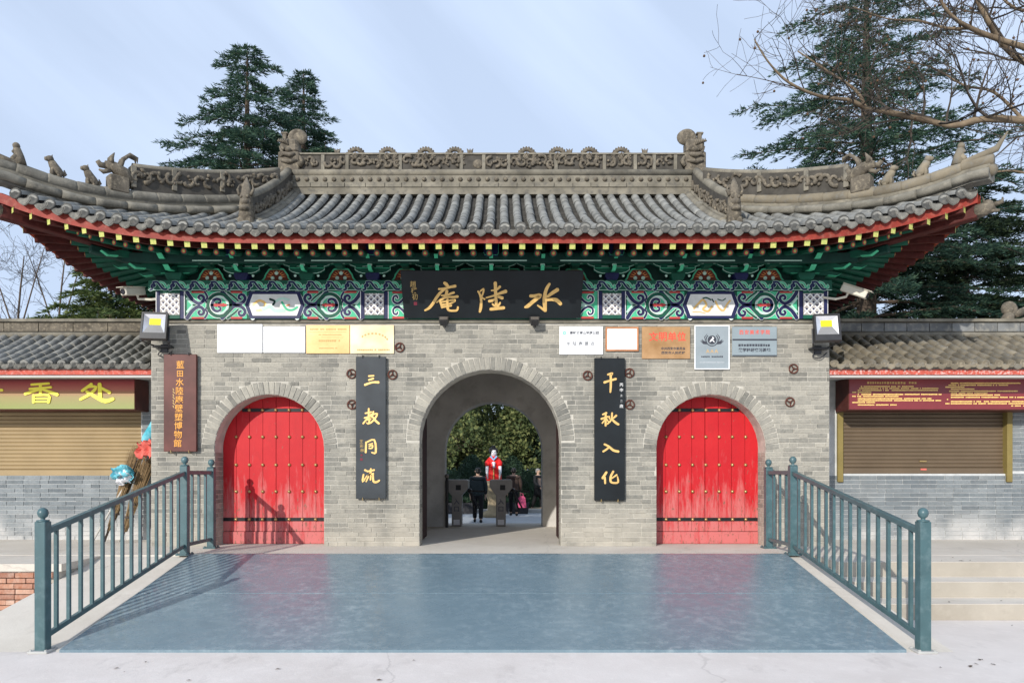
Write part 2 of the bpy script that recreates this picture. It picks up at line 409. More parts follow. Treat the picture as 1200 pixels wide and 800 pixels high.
class MB:
    """collects shapes and links them as one mesh object"""
    def __init__(s): s.v = []; s.f = []; s.m = []; s.sm = []; s.cur = 0; s.smooth = False
    def add(s, vs, fs):
        b = len(s.v); s.v += [tuple(p) for p in vs]
        for f in fs:
            s.f.append([b + i for i in f]); s.m.append(s.cur); s.sm.append(s.smooth)
        return s
    def mi(s, k): s.cur = k; return s
    def box(s, x0, x1, y0, y1, z0, z1, M=None):
        vs = [Vector((x, y, z)) for z in (z0, z1) for y in (y0, y1) for x in (x0, x1)]
        if M: vs = [M @ p for p in vs]
        return s.add(vs, [(0, 2, 3, 1), (4, 5, 7, 6), (0, 1, 5, 4), (2, 6, 7, 3), (0, 4, 6, 2), (1, 3, 7, 5)])
    def cbox(s, x0, x1, y0, y1, z0, z1, c=.01, M=None):
        """box with all edges chamfered"""
        b = bmesh.new(); bmesh.ops.create_cube(b, size=1)
        for v in b.verts:
            v.co = Vector((x0 if v.co.x < 0 else x1, y0 if v.co.y < 0 else y1, z0 if v.co.z < 0 else z1))
        bmesh.ops.bevel(b, geom=b.edges[:], offset=c, segments=1, affect='EDGES')
        b.verts.index_update()
        vs = [M @ v.co if M else v.co.copy() for v in b.verts]
        s.add(vs, [[v.index for v in f.verts] for f in b.faces]); b.free()
        return s
    def prism(s, poly, y0, y1, M=None):
        """polygon given in (x, z), pushed from y0 to y1"""
        n = len(poly)
        vs = [Vector((x, y0, z)) for x, z in poly] + [Vector((x, y1, z)) for x, z in poly]
        if M: vs = [M @ p for p in vs]
        a = sum(poly[i][0] * poly[(i + 1) % n][1] - poly[(i + 1) % n][0] * poly[i][1] for i in range(n))
        fs = [list(range(n)), list(range(2 * n - 1, n - 1, -1))] + [(i, i + n, (i + 1) % n + n, (i + 1) % n) for i in range(n)]
        if a < 0: fs = [f[::-1] for f in fs]
        return s.add(vs, fs)
    def tube(s, path, r, n=6, cap=True):
        path = [Vector(p) for p in path]
        rs = r if isinstance(r, (list, tuple)) else [r] * len(path)
        vs = []; k = len(path)
        up = None
        for i, p in enumerate(path):
            d = (path[min(i + 1, k - 1)] - path[max(i - 1, 0)])
            if d.length < 1e-9: d = Vector((0, 0, 1))
            d.normalize()
            if up is None:
                up = Vector((0, 0, 1)) if abs(d.z) < .9 else Vector((1, 0, 0))
            a = d.cross(up)
            if a.length < 1e-5: a = d.cross(Vector((1, .3, .1)))
            a.normalize(); b = a.cross(d).normalized(); up = b
            for j in range(n):
                t = 2 * pi * j / n
                vs.append(p + a * (cos(t) * rs[i]) + b * (sin(t) * rs[i]))
        fs = [(i * n + j, i * n + (j + 1) % n, (i + 1) * n + (j + 1) % n, (i + 1) * n + j) for i in range(k - 1) for j in range(n)]
        if cap: fs += [list(range(n - 1, -1, -1)), list(range((k - 1) * n, k * n))]
        return s.add(vs, fs)
    def lathe(s, prof, c=(0, 0, 0), n=16, M=None):
        vs = []; k = len(prof)
        for r, z in prof:
            for j in range(n):
                t = 2 * pi * j / n
                p = Vector((c[0] + r * cos(t), c[1] + r * sin(t), c[2] + z))
                vs.append(M @ p if M else p)
        fs = [(i * n + j, i * n + (j + 1) % n, (i + 1) * n + (j + 1) % n, (i + 1) * n + j) for i in range(k - 1) for j in range(n)]
        fs += [list(range(n - 1, -1, -1)), list(range((k - 1) * n, k * n))]
        return s.add(vs, fs)
    def ball(s, c, r, nu=8, nv=6, M=None):
        rx, ry, rz = r if isinstance(r, (tuple, list)) else (r, r, r)
        vs = [Vector((0, 0, -rz))]
        for i in range(1, nv):
            ph = -pi / 2 + pi * i / nv
            for j in range(nu):
                t = 2 * pi * j / nu
                vs.append(Vector((rx * cos(ph) * cos(t), ry * cos(ph) * sin(t), rz * sin(ph))))
        vs.append(Vector((0, 0, rz)))
        c = Vector(c)
        vs = [(M @ p if M else p) + c for p in vs]
        fs = [(0, 1 + (j + 1) % nu, 1 + j) for j in range(nu)]
        for i in range(nv - 2):
            for j in range(nu):
                a = 1 + i * nu
                fs.append((a + j, a + (j + 1) % nu, a + nu + (j + 1) % nu, a + nu + j))
        e = len(vs) - 1; a = 1 + (nv - 2) * nu
        fs += [(a + j, a + (j + 1) % nu, e) for j in range(nu)]
        return s.add(vs, fs)
    def ribbon(s, pts, w, y, th=.004, M=None):
        """brush stroke in the (x, z) plane facing -Y; w is one width or one per point; stands th proud of y"""
        pts = [Vector((p[0], p[1])) for p in pts]; k = len(pts)
        ws = w if isinstance(w, (list, tuple)) else [w] * k
        L = []; R = []
        for i in range(k):
            d = pts[min(i + 1, k - 1)] - pts[max(i - 1, 0)]
            d = d.normalized() if d.length > 1e-9 else Vector((1, 0))
            nn = Vector((-d.y, d.x)) * ws[i] / 2
            L.append(pts[i] + nn); R.append(pts[i] - nn)
        # rounded ends
        d0 = (pts[0] - pts[1]).normalized() * ws[0] * .35; d1 = (pts[-1] - pts[-2]).normalized() * ws[-1] * .35
        L = [pts[0] + d0 + (L[0] - pts[0]) * .5] + L + [pts[-1] + d1 + (L[-1] - pts[-1]) * .5]
        R = [pts[0] + d0 + (R[0] - pts[0]) * .5] + R + [pts[-1] + d1 + (R[-1] - pts[-1]) * .5]
        k += 2
        vs = [Vector((p.x, y - th, p.y)) for p in L + R] + [Vector((p.x, y, p.y)) for p in L + R]
        if M: vs = [M @ p for p in vs]
        fs = []
        for i in range(k - 1):
            fs += [(i, i + 1, k + i + 1, k + i), (2 * k + i, 2 * k + i + 1, i + 1, i), (k + i, k + i + 1, 3 * k + i + 1, 3 * k + i)]
        fs += [(0, k, 3 * k, 2 * k), (k - 1, 3 * k - 1, 4 * k - 1, 2 * k - 1)]
        return s.add(vs, fs)
    def mesh(s, name, mats):
        me = bpy.data.meshes.new(name)
        me.from_pydata(s.v, [], s.f)
        for m in (mats if isinstance(mats, (list, tuple)) else [mats]): me.materials.append(m if not isinstance(m, str) else MAT[m])
        me.polygons.foreach_set('material_index', s.m)
        me.polygons.foreach_set('use_smooth', s.sm)
        me.update()
        return me
    def build(s, name, mats, parent=None, loc=(0, 0, 0), rot=None):
        return inst(name, s.mesh(name, mats), parent, loc, rot)

def smooth_pts(pts, sub=4):
    """Catmull-Rom through points of any dimension"""
    if len(pts) < 3: return [tuple(p) for p in pts]
    out = []
    P = [pts[0]] + list(pts) + [pts[-1]]
    for i in range(1, len(P) - 2):
        for k in range(sub):
            t = k / sub
            out.append(tuple(.5 * (2 * b + (c - a) * t + (2 * a - 5 * b + 4 * c - d) * t * t + (-a + 3 * b - 3 * c + d) * t ** 3) for a, b, c, d in zip(P[i - 1], P[i], P[i + 1], P[i + 2])))
    out.append(tuple(pts[-1]))
    return out

def brush(m, strokes, sc, ox, oz, y, th=.006, M=None, fat=1.0):
    """hand-drawn strokes (x right, y down, width) scaled by sc with the origin at (ox, oz)"""
    for i, st in enumerate(strokes):
        pts = smooth_pts([(x * sc + ox, oz - yy * sc, w * sc * fat) for x, yy, w in st], 3)
        m.ribbon([(p[0], p[1]) for p in pts], [p[2] for p in pts], y - .0004 * i, th, M)

_tcurve = bpy.data.curves.new('lettering_source', 'FONT')
_tobj = bpy.data.objects.new('lettering_source', _tcurve)
C.objects.link(_tobj)
def text(s, size, m, loc, parent=None, name='lettering', th=.002, bold=0., sx=1., M=None, spacing=1.0):
    """raised lettering facing -Y, centred on loc"""
    _tcurve.body = s; _tcurve.size = size; _tcurve.align_x = 'CENTER'; _tcurve.align_y = 'CENTER'
    _tcurve.extrude = th; _tcurve.offset = bold; _tcurve.resolution_u = 2; _tcurve.space_character = spacing
    bpy.context.view_layer.update()
    me = bpy.data.meshes.new_from_object(_tobj.evaluated_get(bpy.context.evaluated_depsgraph_get()))
    me.materials.clear(); me.materials.append(MAT[m])
    T = Matrix.Translation(loc) @ Matrix.Rotation(pi / 2, 4, 'X') @ Matrix.Diagonal((sx, 1, 1, 1))
    if M: T = M @ T
    me.transform(T)
    return inst(name, me, parent)

def dashes(m, x0, x1, z, h, y, r, gap=.25, th=.0015):
    """a line of print too small to read in the photograph: glyph-sized marks"""
    x = x0
    while x < x1 - h * .4:
        w = h * r.uniform(.55, .95)
        if r.random() > .07:
            m.box(x, min(x + w, x1), y - th, y, z - h / 2 * r.uniform(.7, 1), z + h / 2 * r.uniform(.7, 1))
        x += w + h * gap

def spiral(cx, cz, r0, r1, a0, a1, n=12):
    return [(cx + (r0 + (r1 - r0) * k / n) * cos(a0 + (a1 - a0) * k / n), cz + (r0 + (r1 - r0) * k / n) * sin(a0 + (a1 - a0) * k / n)) for k in range(n + 1)]

unit = {}
def unit_box(key, mats, c=0):
    if key not in unit:
        m = MB()
        if c: m.cbox(-.5, .5, -.5, .5, -.5, .5, c)
        else: m.box(-.5, .5, -.5, .5, -.5, .5)
        unit[key] = m.mesh(key, mats)
    return unit[key]
# ------------------------------------------------------------------ the setting: ground, terrace, steps
ZG = -.52
m = MB()
# one sheet to the horizon, pale concrete
N = 60
m.add([(-400, -400, ZG), (400, -400, ZG), (400, 900, ZG), (-400, 900, ZG)], [(0, 1, 2, 3)])
tag(m.build('ground', 'concrete'), kind='structure')
m = MB(); m.add([(-30, 4.9, ZG + .004), (30, 4.9, ZG + .004), (30, 60, ZG + .004), (-30, 60, ZG + .004)], [(0, 1, 2, 3)])
tag(m.build('courtyard_pavement', 'court'), kind='structure')

m = MB()
m.box(-12, 12, -1.15, 4.75, ZG - .05, 0)                 # platform the gate and the shops stand on
m.box(-12, -4.85, -2.03, -1.15, -.09, -.004)             # concrete cap of the terrace on the left
tag(m.build('terrace', 'terrace'), kind='structure')

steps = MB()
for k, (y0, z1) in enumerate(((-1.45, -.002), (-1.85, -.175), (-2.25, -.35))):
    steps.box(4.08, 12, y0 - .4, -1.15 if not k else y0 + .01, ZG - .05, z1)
# thin facing on each riser, its colour darkened against the sun it catches
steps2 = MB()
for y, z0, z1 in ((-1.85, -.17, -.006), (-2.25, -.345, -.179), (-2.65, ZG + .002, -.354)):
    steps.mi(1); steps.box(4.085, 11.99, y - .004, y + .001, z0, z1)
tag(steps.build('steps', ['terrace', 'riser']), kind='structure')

# sloping concrete under and beside the ramp
m = MB()
for x0, x1 in ((-4.85, -3.735), (-3.735, 3.735), (3.735, 4.08)):
    dz = .012 if x0 != -3.735 else .03
    m.add([(x0, -4.15, ZG - .02), (x1, -4.15, ZG - .02), (x1, -1.14, -dz), (x0, -1.14, -dz), (x0, -4.15, ZG - .1), (x1, -4.15, ZG - .1), (x1, -1.14, ZG - .1), (x0, -1.14, ZG - .1)],
          [(0, 1, 2, 3), (4, 7, 6, 5), (0, 4, 5, 1), (1, 5, 6, 2), (3, 2, 6, 7), (0, 3, 7, 4)])
tag(m.build('concrete_slope', 'terrace'), kind='structure')

# red brick edge of the terrace on the left
rb = thing('brick_edging', (-6.4, -2.08, ZG), 'broken red brick edging wall under the left terrace beside the railing foot', 'brick wall')
m = MB(); m.box(-3, 1.54, .02, .95, -.05, .425); m.build('mortar_bed', 'mortar', rb)
ub = unit_box('red_brick_block', 'redbrick', .02)
r = random.Random(3)
for k in range(7):
    x = -3 + (.12 if k % 2 else 0)
    z = .005 + k * .061 + .028
    while x < 1.54:
        w = .215 if r.random() > .12 else .105
        w = min(w, 1.56 - x)
        if w > .05 and not (k > 4 and x > 1.35 and r.random() < .5):
            inst('brick', ub, rb, (x + w / 2, r.uniform(-.006, .012), z), (0, 0, r.uniform(-.02, .02)), (w - .01, .11, .052))
        x += w
m = MB()
m.cbox(0, .1, 0, .07, 0, .06, .008)
tag(m.build('brick_fragment', 'redbrick', loc=(-4.72, -2.32, ZG + .002), rot=(0, 0, .6)), 'small orange brick fragment lying on the ground by the left railing foot', 'brick')


# a few dry leaves and crumbs on the steps and along the ramp
r = random.Random(44)
m = MB()
for k in range(46):
    if k < 22: x, y = r.uniform(4.2, 7.5), r.choice((-1.5, -1.2, -1.8, -2.2, -2.5, -2.9)) + r.uniform(-.05, .05)
    elif k < 32: x, y = r.choice((-4.3, 4.0)) + r.uniform(-.15, .15), r.uniform(-4.6, -4.15)
    else: x, y = r.uniform(-5, 5), r.uniform(-5.2, -4.3)
    z = ZG
    if x > 4.08: z = 0 if y > -1.85 else (-.175 if y > -2.25 else (-.35 if y > -2.65 else ZG))
    a = r.uniform(0, 6.28); L = r.uniform(.012, .035)
    M = Matrix.Translation((x, y, z + .006)) @ Matrix.Rotation(a, 4, 'Z') @ Matrix.Rotation(r.uniform(-.4, .4), 4, 'X')
    vs = [M @ Vector(p) for p in ((-L, 0, 0), (0, -L * .5, .004), (L, 0, .002), (0, L * .5, .005))]
    m.add(vs, [(0, 1, 2, 3)])
tag(m.build('fallen_leaves', 'bark'), 'scattered dry leaf crumbs on the concrete steps and forecourt', 'leaves', kind='stuff')
# ------------------------------------------------------------------ the gatehouse: brick front, doors, passage
gate = thing('gatehouse', (0, 0, 0), 'grey brick temple gatehouse with three arches, painted eaves and a carved grey tile roof', 'gatehouse')
WL, WR, WT = -4.79, 4.79, 3.187
ARCH = [(-3.12, .773, 1.365), (0, 1.0, 1.488), (3.12, .773, 1.365)]      # centre, half width, springing height

def arched_wall(m, x0, x1, zt, arches, y0, y1, n=20):
    """wall with round-headed openings: front, back, reveals, ends and top"""
    xs = [x0]; spans = []
    prev = x0
    for cx, hw, sp in arches:
        spans.append((prev, cx - hw, None))
        for k in range(n):
            a, b = pi - pi * k / n, pi - pi * (k + 1) / n
            spans.append((cx + hw * cos(a), cx + hw * cos(b), (sp + hw * sin(a), sp + hw * sin(b))))
        prev = cx + hw
    spans.append((prev, x1, None))
    for a, b, z in spans:
        za, zb = z if z else (0, 0)
        for y, flip in ((y0, 0), (y1, 1)):
            q = [(a, y, za), (b, y, zb), (b, y, zt), (a, y, zt)]
            m.add(q, [(3, 2, 1, 0) if flip else (0, 1, 2, 3)])
        if z: m.add([(a, y0, za), (b, y0, zb), (b, y1, zb), (a, y1, za)], [(0, 3, 2, 1)])
    for cx, hw, sp in arches:
        for s in (-1, 1):
            x = cx + s * hw
            q = [(x, y0, 0), (x, y1, 0), (x, y1, sp), (x, y0, sp)]
            m.add(q, [(0, 1, 2, 3) if s < 0 else (3, 2, 1, 0)])
    for x, s in ((x0, -1), (x1, 1)):
        m.add([(x, y0, 0), (x, y1, 0), (x, y1, zt), (x, y0, zt)], [(3, 2, 1, 0) if s < 0 else (0, 1, 2, 3)])
    m.add([(x0, y0, zt), (x1, y0, zt), (x1, y1, zt), (x0, y1, zt)], [(0, 1, 2, 3)])

m = MB(); arched_wall(m, WL, WR, WT, ARCH, 0.0, .36)
front = m.build('front_wall', 'mortar', gate)

# bricks in running bond; the longest 300 are single parts, the rest one part
CH = .0665
r = random.Random(11)
bricks = []
RING = .19
nc = int(WT / CH)
for k in range(nc):
    z0 = k * CH; z1 = z0 + CH - .010; zc = (z0 + z1) / 2
    holes = []
    for cx, hw, sp in ARCH:
        if z0 + CH * .5 <= sp: holes.append((cx - hw, cx + hw))
        else:
            d = max(0, z0 + CH * .45 - sp); R = hw + RING
            if d < R: h = sqrt(R * R - d * d); holes.append((cx - max(h, 0), cx + max(h, 0)))
    x = WL - .02 - (.14 if k % 2 else 0) - r.uniform(0, .03)
    cuts = []
    while x < WR:
        w = .268 if r.random() > .22 else .132
        w += r.uniform(-.012, .012)
        cuts.append((x, x + w)); x += w
    for a, b in cuts:
        segs = [(max(a, WL), min(b, WR))]
        for ha, hb in holes:
            ns = []
            for p, q in segs:
                if q <= ha or p >= hb: ns.append((p, q))
                else:
                    if p < ha: ns.append((p, ha))
                    if q > hb: ns.append((hb, q))
            segs = ns
        for p, q in segs:
            if q - p > .03: bricks.append((p + .004, q - .004, z0, z1))
bricks.sort(key=lambda b: -(b[1] - b[0]))
ub = unit_box('grey_brick_block', 'brick', .012)
rest = MB()
for i, (a, b, z0, z1) in enumerate(bricks):
    out_ = r.uniform(.003, .010)
    if i < 300:
        inst('brick', ub, front, ((a + b) / 2, .02 - out_, (z0 + z1) / 2), (0, 0, r.uniform(-.006, .006)), (b - a, .04, z1 - z0))
    else:
        dz = r.uniform(-.0015, .0015)
        rest.cbox(a, b, -out_, .03, z0 + dz, z1 + dz, .0025)
tag(rest.build('brick_courses', 'brick', front), kind='stuff')

# voussoirs
for cx, hw, sp in ARCH:
    n = int(pi * (hw + RING / 2) / .074)
    for k in range(n):
        a = pi * (k + .5) / n
        rr = hw + .003 + (RING - .015) / 2
        o = inst('arch_brick', ub, front, (cx + rr * cos(a), .06 - r.uniform(.007, .013), sp + rr * sin(a)), (0, -a, 0), (RING - .015, .12, pi * (hw + .02) / n - .007))
    # thin outer course laid on edge
    n2 = 0
    for k in range(n2):
        a = pi * (k + .5) / n2
        rr = hw + RING + .026
        inst('arch_brick', ub, front, (cx + rr * cos(a), .05 - .012, sp + rr * sin(a)), (0, -a + pi / 2, 0), (pi * rr / n2 - .012, .1, .046))

# jamb and reveal bricks of the three openings
rev = MB()
for cx, hw, sp in ARCH:
    for s in (-1, 1):
        for k in range(int(sp / CH)):
            z0 = k * CH
            ys = [0.012, .2, .355] if k % 2 else [.012, .11, .355]
            for y0, y1 in zip(ys, ys[1:]):
                xa, xb = sorted((cx + s * (hw + .012), cx + s * (hw - .005)))
                rev.cbox(xa, xb, y0 + .003, y1 - .003, z0 + .001, z0 + CH - .009, .002)
tag(rev.build('reveal_courses', 'brick', front), kind='stuff')

# flat pale coping on the wall under the painted beam
m = MB(); m.cbox(WL - .012, WR + .012, -.032, .3, WT - .045, WT + .004, .006); m.build('coping', 'ridge', gate)

# passage room behind the middle arch, and the back wall
m = MB()
m.box(-2.05, -1.75, .36, 3.75, 0, 2.95); m.box(1.75, 2.05, .36, 3.75, 0, 2.95)
m.build('passage_wall', 'plaster', gate)
m = MB(); m.box(-2.05, 2.05, .36, 3.75, 2.95, 3.15); m.build('passage_ceiling', 'plaster', gate)
m = MB(); arched_wall(m, -4.79, 4.79, 3.9, [(.007, .94, 1.46)], 3.752, 4.25); m.build('back_wall', 'plaster', gate)
m = MB(); m.box(-4.787, -4.45, .36, 3.75, 0, 3.9); m.box(4.45, 4.787, .36, 3.75, 0, 3.9); m.build('side_wall', 'brick', gate)
m = MB(); m.box(-4.7, 4.7, .1, 3.75, 3.7, 3.9); m.build('loft_floor', 'darkred', gate)
# leaves of the middle door standing open inside
for s in (-1, 1):
    m = MB(); m.cbox(min(s * 1.03, s * 1.11), max(s * 1.03, s * 1.11), .37, 1.35, .02, 2.45, .01)
    m.build('open_door_leaf', 'darkred', gate)
# peeling dado in the passage
m = MB(); m.box(-1.748, -1.74, .4, 3.7, 0, .3); m.box(1.74, 1.748, .4, 3.7, 0, .3); m.build('dado', 'terrace', gate)

# two red doors
stud = MB(); stud.smooth = True
stud.lathe([(.026, 0), (.024, .012), (.014, .024), (.001, .028)], n=8, M=Matrix.Rotation(pi / 2, 4, 'X'))
stud_me = stud.mesh('stud', 'brass')
for di, (cx, hw, sp) in enumerate((ARCH[0], ARCH[2])):
    yd = .31
    m = MB(); m.box(cx - hw - .03, cx + hw + .03, yd + .045, yd + .075, 0, sp + hw + .02)
    door = m.build('door', 'darkred', gate)
    door['label'] = ('left' if di == 0 else 'right') + ' red arched double door with brass studs, paint worn pale at the foot'
    pw = hw / 4
    for k in range(8):
        a = cx - hw + k * pw; b = a + pw
        def top(x): return sp + sqrt(max(0, hw * hw - (x - cx) ** 2)) + .01
        g = .004 if k in (0, 4) else .0028
        g2 = .005 if k in (3, 7) else .0028
        poly = [(a + g, .185), (b - g2, .185)] + [(b - g2 - (b - g2 - a - g) * q / 5, top(b - g2 - (b - g2 - a - g) * q / 5)) for q in range(6)]
        mm = MB(); mm.prism(poly, yd + r.uniform(-.002, .002), yd + .044)
        mm.build('plank', 'door', door)
    mm = MB(); mm.cbox(cx - hw + .002, cx + hw - .002, yd - .018, yd + .044, .004, .178, .006); mm.build('threshold_board', 'door', door)
    for zz in (1.943, .357):
        w = hw - .01 if zz < 1 else sqrt(hw * hw - (zz - sp) ** 2) - .02
        mm = MB()
        mm.cbox(cx - w, cx - .006, yd - .01, yd - .003, zz - .025, zz + .025, .002)
        mm.cbox(cx + .006, cx + w, yd - .01, yd - .003, zz - .025, zz + .025, .002)
        mm.build('iron_band', 'black', door)
    for zz in (1.943, 1.554, 1.148, .761, .357):
        for k in range(7):
            x = cx + (k - 3) * .193 + (.0 if di == 0 else .01)
            if zz > 1.9 and abs(x - cx) > .5: continue
            inst('stud', stud_me, door, (x, yd - (.010 if zz in (1.943, .357) else .002), zz))

# iron wheel plates of the wall ties
m = MB(); m.smooth = True
m.tube([(.062 * cos(t), 0, .062 * sin(t)) for t in [2 * pi * k / 14 for k in range(15)]], .010, 5, False)
for k in range(3):
    t = 2 * pi * k / 3 + .5
    m.tube([(0, 0, 0), (.06 * cos(t), 0, .06 * sin(t))], .008, 5)
m.ball((0, -.008, 0), .016, 6, 4)
anchor = m.mesh('wall_anchor', 'rusty')
def wallx(px): return (px - 588) / 83 + .163
def wallz(py): return 1.03 + (554 - py) / 83
for px, py in ((468.5, 407), (412, 438), (460, 439), (412.5, 474), (688.5, 440), (737.5, 437), (738, 474), (929.5, 432), (925.5, 471)):
    inst('wall_anchor', anchor, gate, (wallx(px), -.022, wallz(py)), (0, r.uniform(0, 2), 0))
# ------------------------------------------------------------------ painted beam, brackets
YB = -.06                                             # front of the painted beam
FM = ['jade', 'navy', 'linew', 'green', 'crimson', 'pale', 'orange', 'gold', 'lattice', 'mural', 'dkgreen']
fi = {k: i for i, k in enumerate(FM)}
m = MB(); m.box(-4.69, 4.69, YB, .25, 3.192, 3.58); beam = m.build('painted_beam', 'green', gate)

ZK = 1 / (6.667 * 83)
def section(x0, x1, flip):
    """one painted scroll field between x0 and x1"""
    m = MB(); w = x1 - x0
    def T(p):
        u = (p[0] - 262) / 440 * w
        return ((x1 - u) if flip else (x0 + u), 3.58 - (p[1] - 486) * .39 / 210)
    # light ground, darker towards the corners as painted bands
    m.mi(fi['jade']); m.box(x0, x1, YB - .004, YB, 3.195, 3.578)
    def rib(pts, w0, col, lvl, fat=0):
        ps = smooth_pts([T(p) for p in pts], 4)
        k = len(ps)
        ws = [max(.006, (w0[0] + (w0[1] - w0[0]) * i / (k - 1)) * ZK + fat) for i in range(k)]
        m.mi(fi[col]); m.ribbon(ps, ws, YB - .004 - lvl, .0015)
    def both(pts, w0, col, lvl=0, outline=True):
        for mir in (0, 1):
            q = [(a, 1182 - b) if mir else (a, b) for a, b in pts]
            if outline: rib(q, w0, 'linew', lvl + .0003, .009)
            rib(q, w0, col, lvl + .002)
    both([(262, 492), (300, 548), (345, 578), (380, 562), (384, 530), (360, 518), (346, 536), (358, 548)], (30, 16), 'navy')
    both([(262, 540), (300, 585), (325, 592)], (16, 10), 'pale', 0, False)
    both([(520, 492), (570, 545), (612, 584), (662, 578), (690, 545), (676, 514), (650, 516), (644, 538), (660, 546)], (32, 16), 'navy', .001)
    both([(560, 492), (610, 530), (640, 560)], (20, 12), 'green', .0005)
    ring = [(500 + 84 * cos(t), 591 + 84 * sin(t)) for t in [2 * pi * k / 18 for k in range(19)]]
    rib(ring, (34, 34), 'linew', .002); rib(ring, (26, 26), 'green', .004)
    ring2 = [(500 + 60 * cos(t), 591 + 60 * sin(t)) for t in [2 * pi * k / 18 for k in range(19)]]
    rib(ring2, (14, 14), 'pale', .004)
    both([(446, 591), (456, 560), (480, 545), (506, 552), (508, 572), (492, 576)], (26, 12), 'navy', .004)
    rib([(462, 591), (550, 591)], (20, 20), 'crimson', .006)
    rib([(476, 580), (476, 602)], (12, 12), 'crimson', .0064); rib([(530, 580), (530, 602)], (12, 12), 'crimson', .0068)
    both([(300, 494), (385, 494)], (14, 14), 'crimson', .003, False)
    both([(590, 494), (665, 494)], (16, 16), 'crimson', .003, False)
    both([(392, 492), (412, 530), (400, 560), (420, 591)], (18, 10), 'navy', .0015)
    rib([(748, 490), (704, 591), (748, 692)][::1] if w > .5 else [(700, 490), (690, 591), (700, 692)], (34, 34), 'linew', .002, 0)
    rib([(744, 490), (700, 591), (744, 692)] if w > .5 else [(698, 490), (688, 591), (698, 692)], (22, 22), 'pale', .004)
    return m.build('scroll_painting', FM, beam)

def half_section(x0, x1, flip):
    m = MB(); w = x1 - x0
    def T(p):
        u = (p[0] - 262) / 160 * w
        return ((x1 - u) if flip else (x0 + u), 3.58 - (p[1] - 486) * .39 / 210)
    m.mi(fi['jade']); m.box(x0, x1, YB - .004, YB, 3.195, 3.578)
    for mir in (0, 1):
        q = [(262, 500), (310, 555), (350, 578), (385, 562), (384, 530), (360, 520), (350, 538)]
        q = [T((a, 1182 - b) if mir else (a, b)) for a, b in q]
        q = smooth_pts(q, 4)
        m.mi(fi['linew']); m.ribbon(q, .046, YB - .0045, .0015)
        m.mi(fi['navy']); m.ribbon(q, [.036 - .016 * i / len(q) for i in range(len(q))], YB - .0065, .0015)
    m.mi(fi['pale']); m.ribbon([T((270, 591)), T((330, 591))], .05, YB - .005, .0015)
    m.mi(fi['crimson']); m.ribbon([T((300, 496)), T((390, 496))], .03, YB - .0085, .001); m.ribbon([T((300, 686)), T((390, 686))], .03, YB - .0085, .001)
    m.build('scroll_painting', FM, beam)

def fx(px): return (px - 588) / 83.5 + .163
for a, b, f in ((219, 289, 0), (355, 423, 1), (735, 802, 0), (864, 934, 1)):
    section(fx(a), fx(b), f)
half_section(fx(456), fx(478), 1); half_section(fx(676), fx(700), 0)

# mural panels
def mural(x0, x1, seed, kind):
    m = MB(); r = random.Random(seed); zc = 3.386
    for col, d, lv in (('navy', 0, .0125), ('linew', .040, .0130), ('mural', .047, .0135)):
        e = .07
        poly = [(x0 + d * 1.4, zc), (x0 + e + d, zc - .19 + d), (x1 - e - d, zc - .19 + d), (x1 - d * 1.4, zc), (x1 - e - d, zc + .19 - d), (x0 + e + d, zc + .19 - d)]
        m.mi(fi[col]); m.prism(poly, YB - lv, YB)
    w = x1 - x0
    y = YB - .0138
    def blot(col, pts, ws, lv=0):
        m.mi(fi[col]); m.ribbon(smooth_pts([(x0 + w * a, zc + b) for a, b in pts], 4), ws, y - lv, .0012)
    if kind:      # golden dragon, cloud wisps
        blot('gold', [(.2, -.05), (.28, .02), (.36, .07), (.42, .0), (.36, -.06), (.45, -.09), (.52, -.02)], .03)
        blot('gold', [(.58, .05), (.64, -.04), (.72, -.08), (.78, 0), (.84, .06)], .026, .001)
        blot('green', [(.36, .09), (.42, .1), (.5, .07)], .02, .002); blot('green', [(.62, .08), (.7, .06), (.76, .09)], .014, .002)
        blot('gold', [(.18, -.1), (.3, -.1), (.4, -.12)], .012, .001)
        blot('dkgreen', [(.52, .08), (.55, .04)], .016, .003)
    else:         # cranes and clouds in pale greens and ochre
        blot('gold', [(.14, .0), (.24, .06), (.34, .02), (.3, -.06), (.2, -.08)], .035)
        blot('pale', [(.3, -.06), (.42, -.02), (.5, -.08), (.66, -.08)], .05, .001)
        blot('jade', [(.62, .04), (.7, -.06), (.8, -.07), (.88, -.03)], .03, .002)
        blot('dkgreen', [(.42, .08), (.5, .05), (.47, .0)], .03, .003); blot('pale', [(.52, .05), (.62, .09), (.74, .07)], .035, .001)
        blot('orange', [(.7, -.01), (.75, .0)], .02, .004)
    m.build('mural_panel', FM, beam)
mural(fx(287), fx(357), 1, 0); mural(fx(800), fx(866), 2, 1)

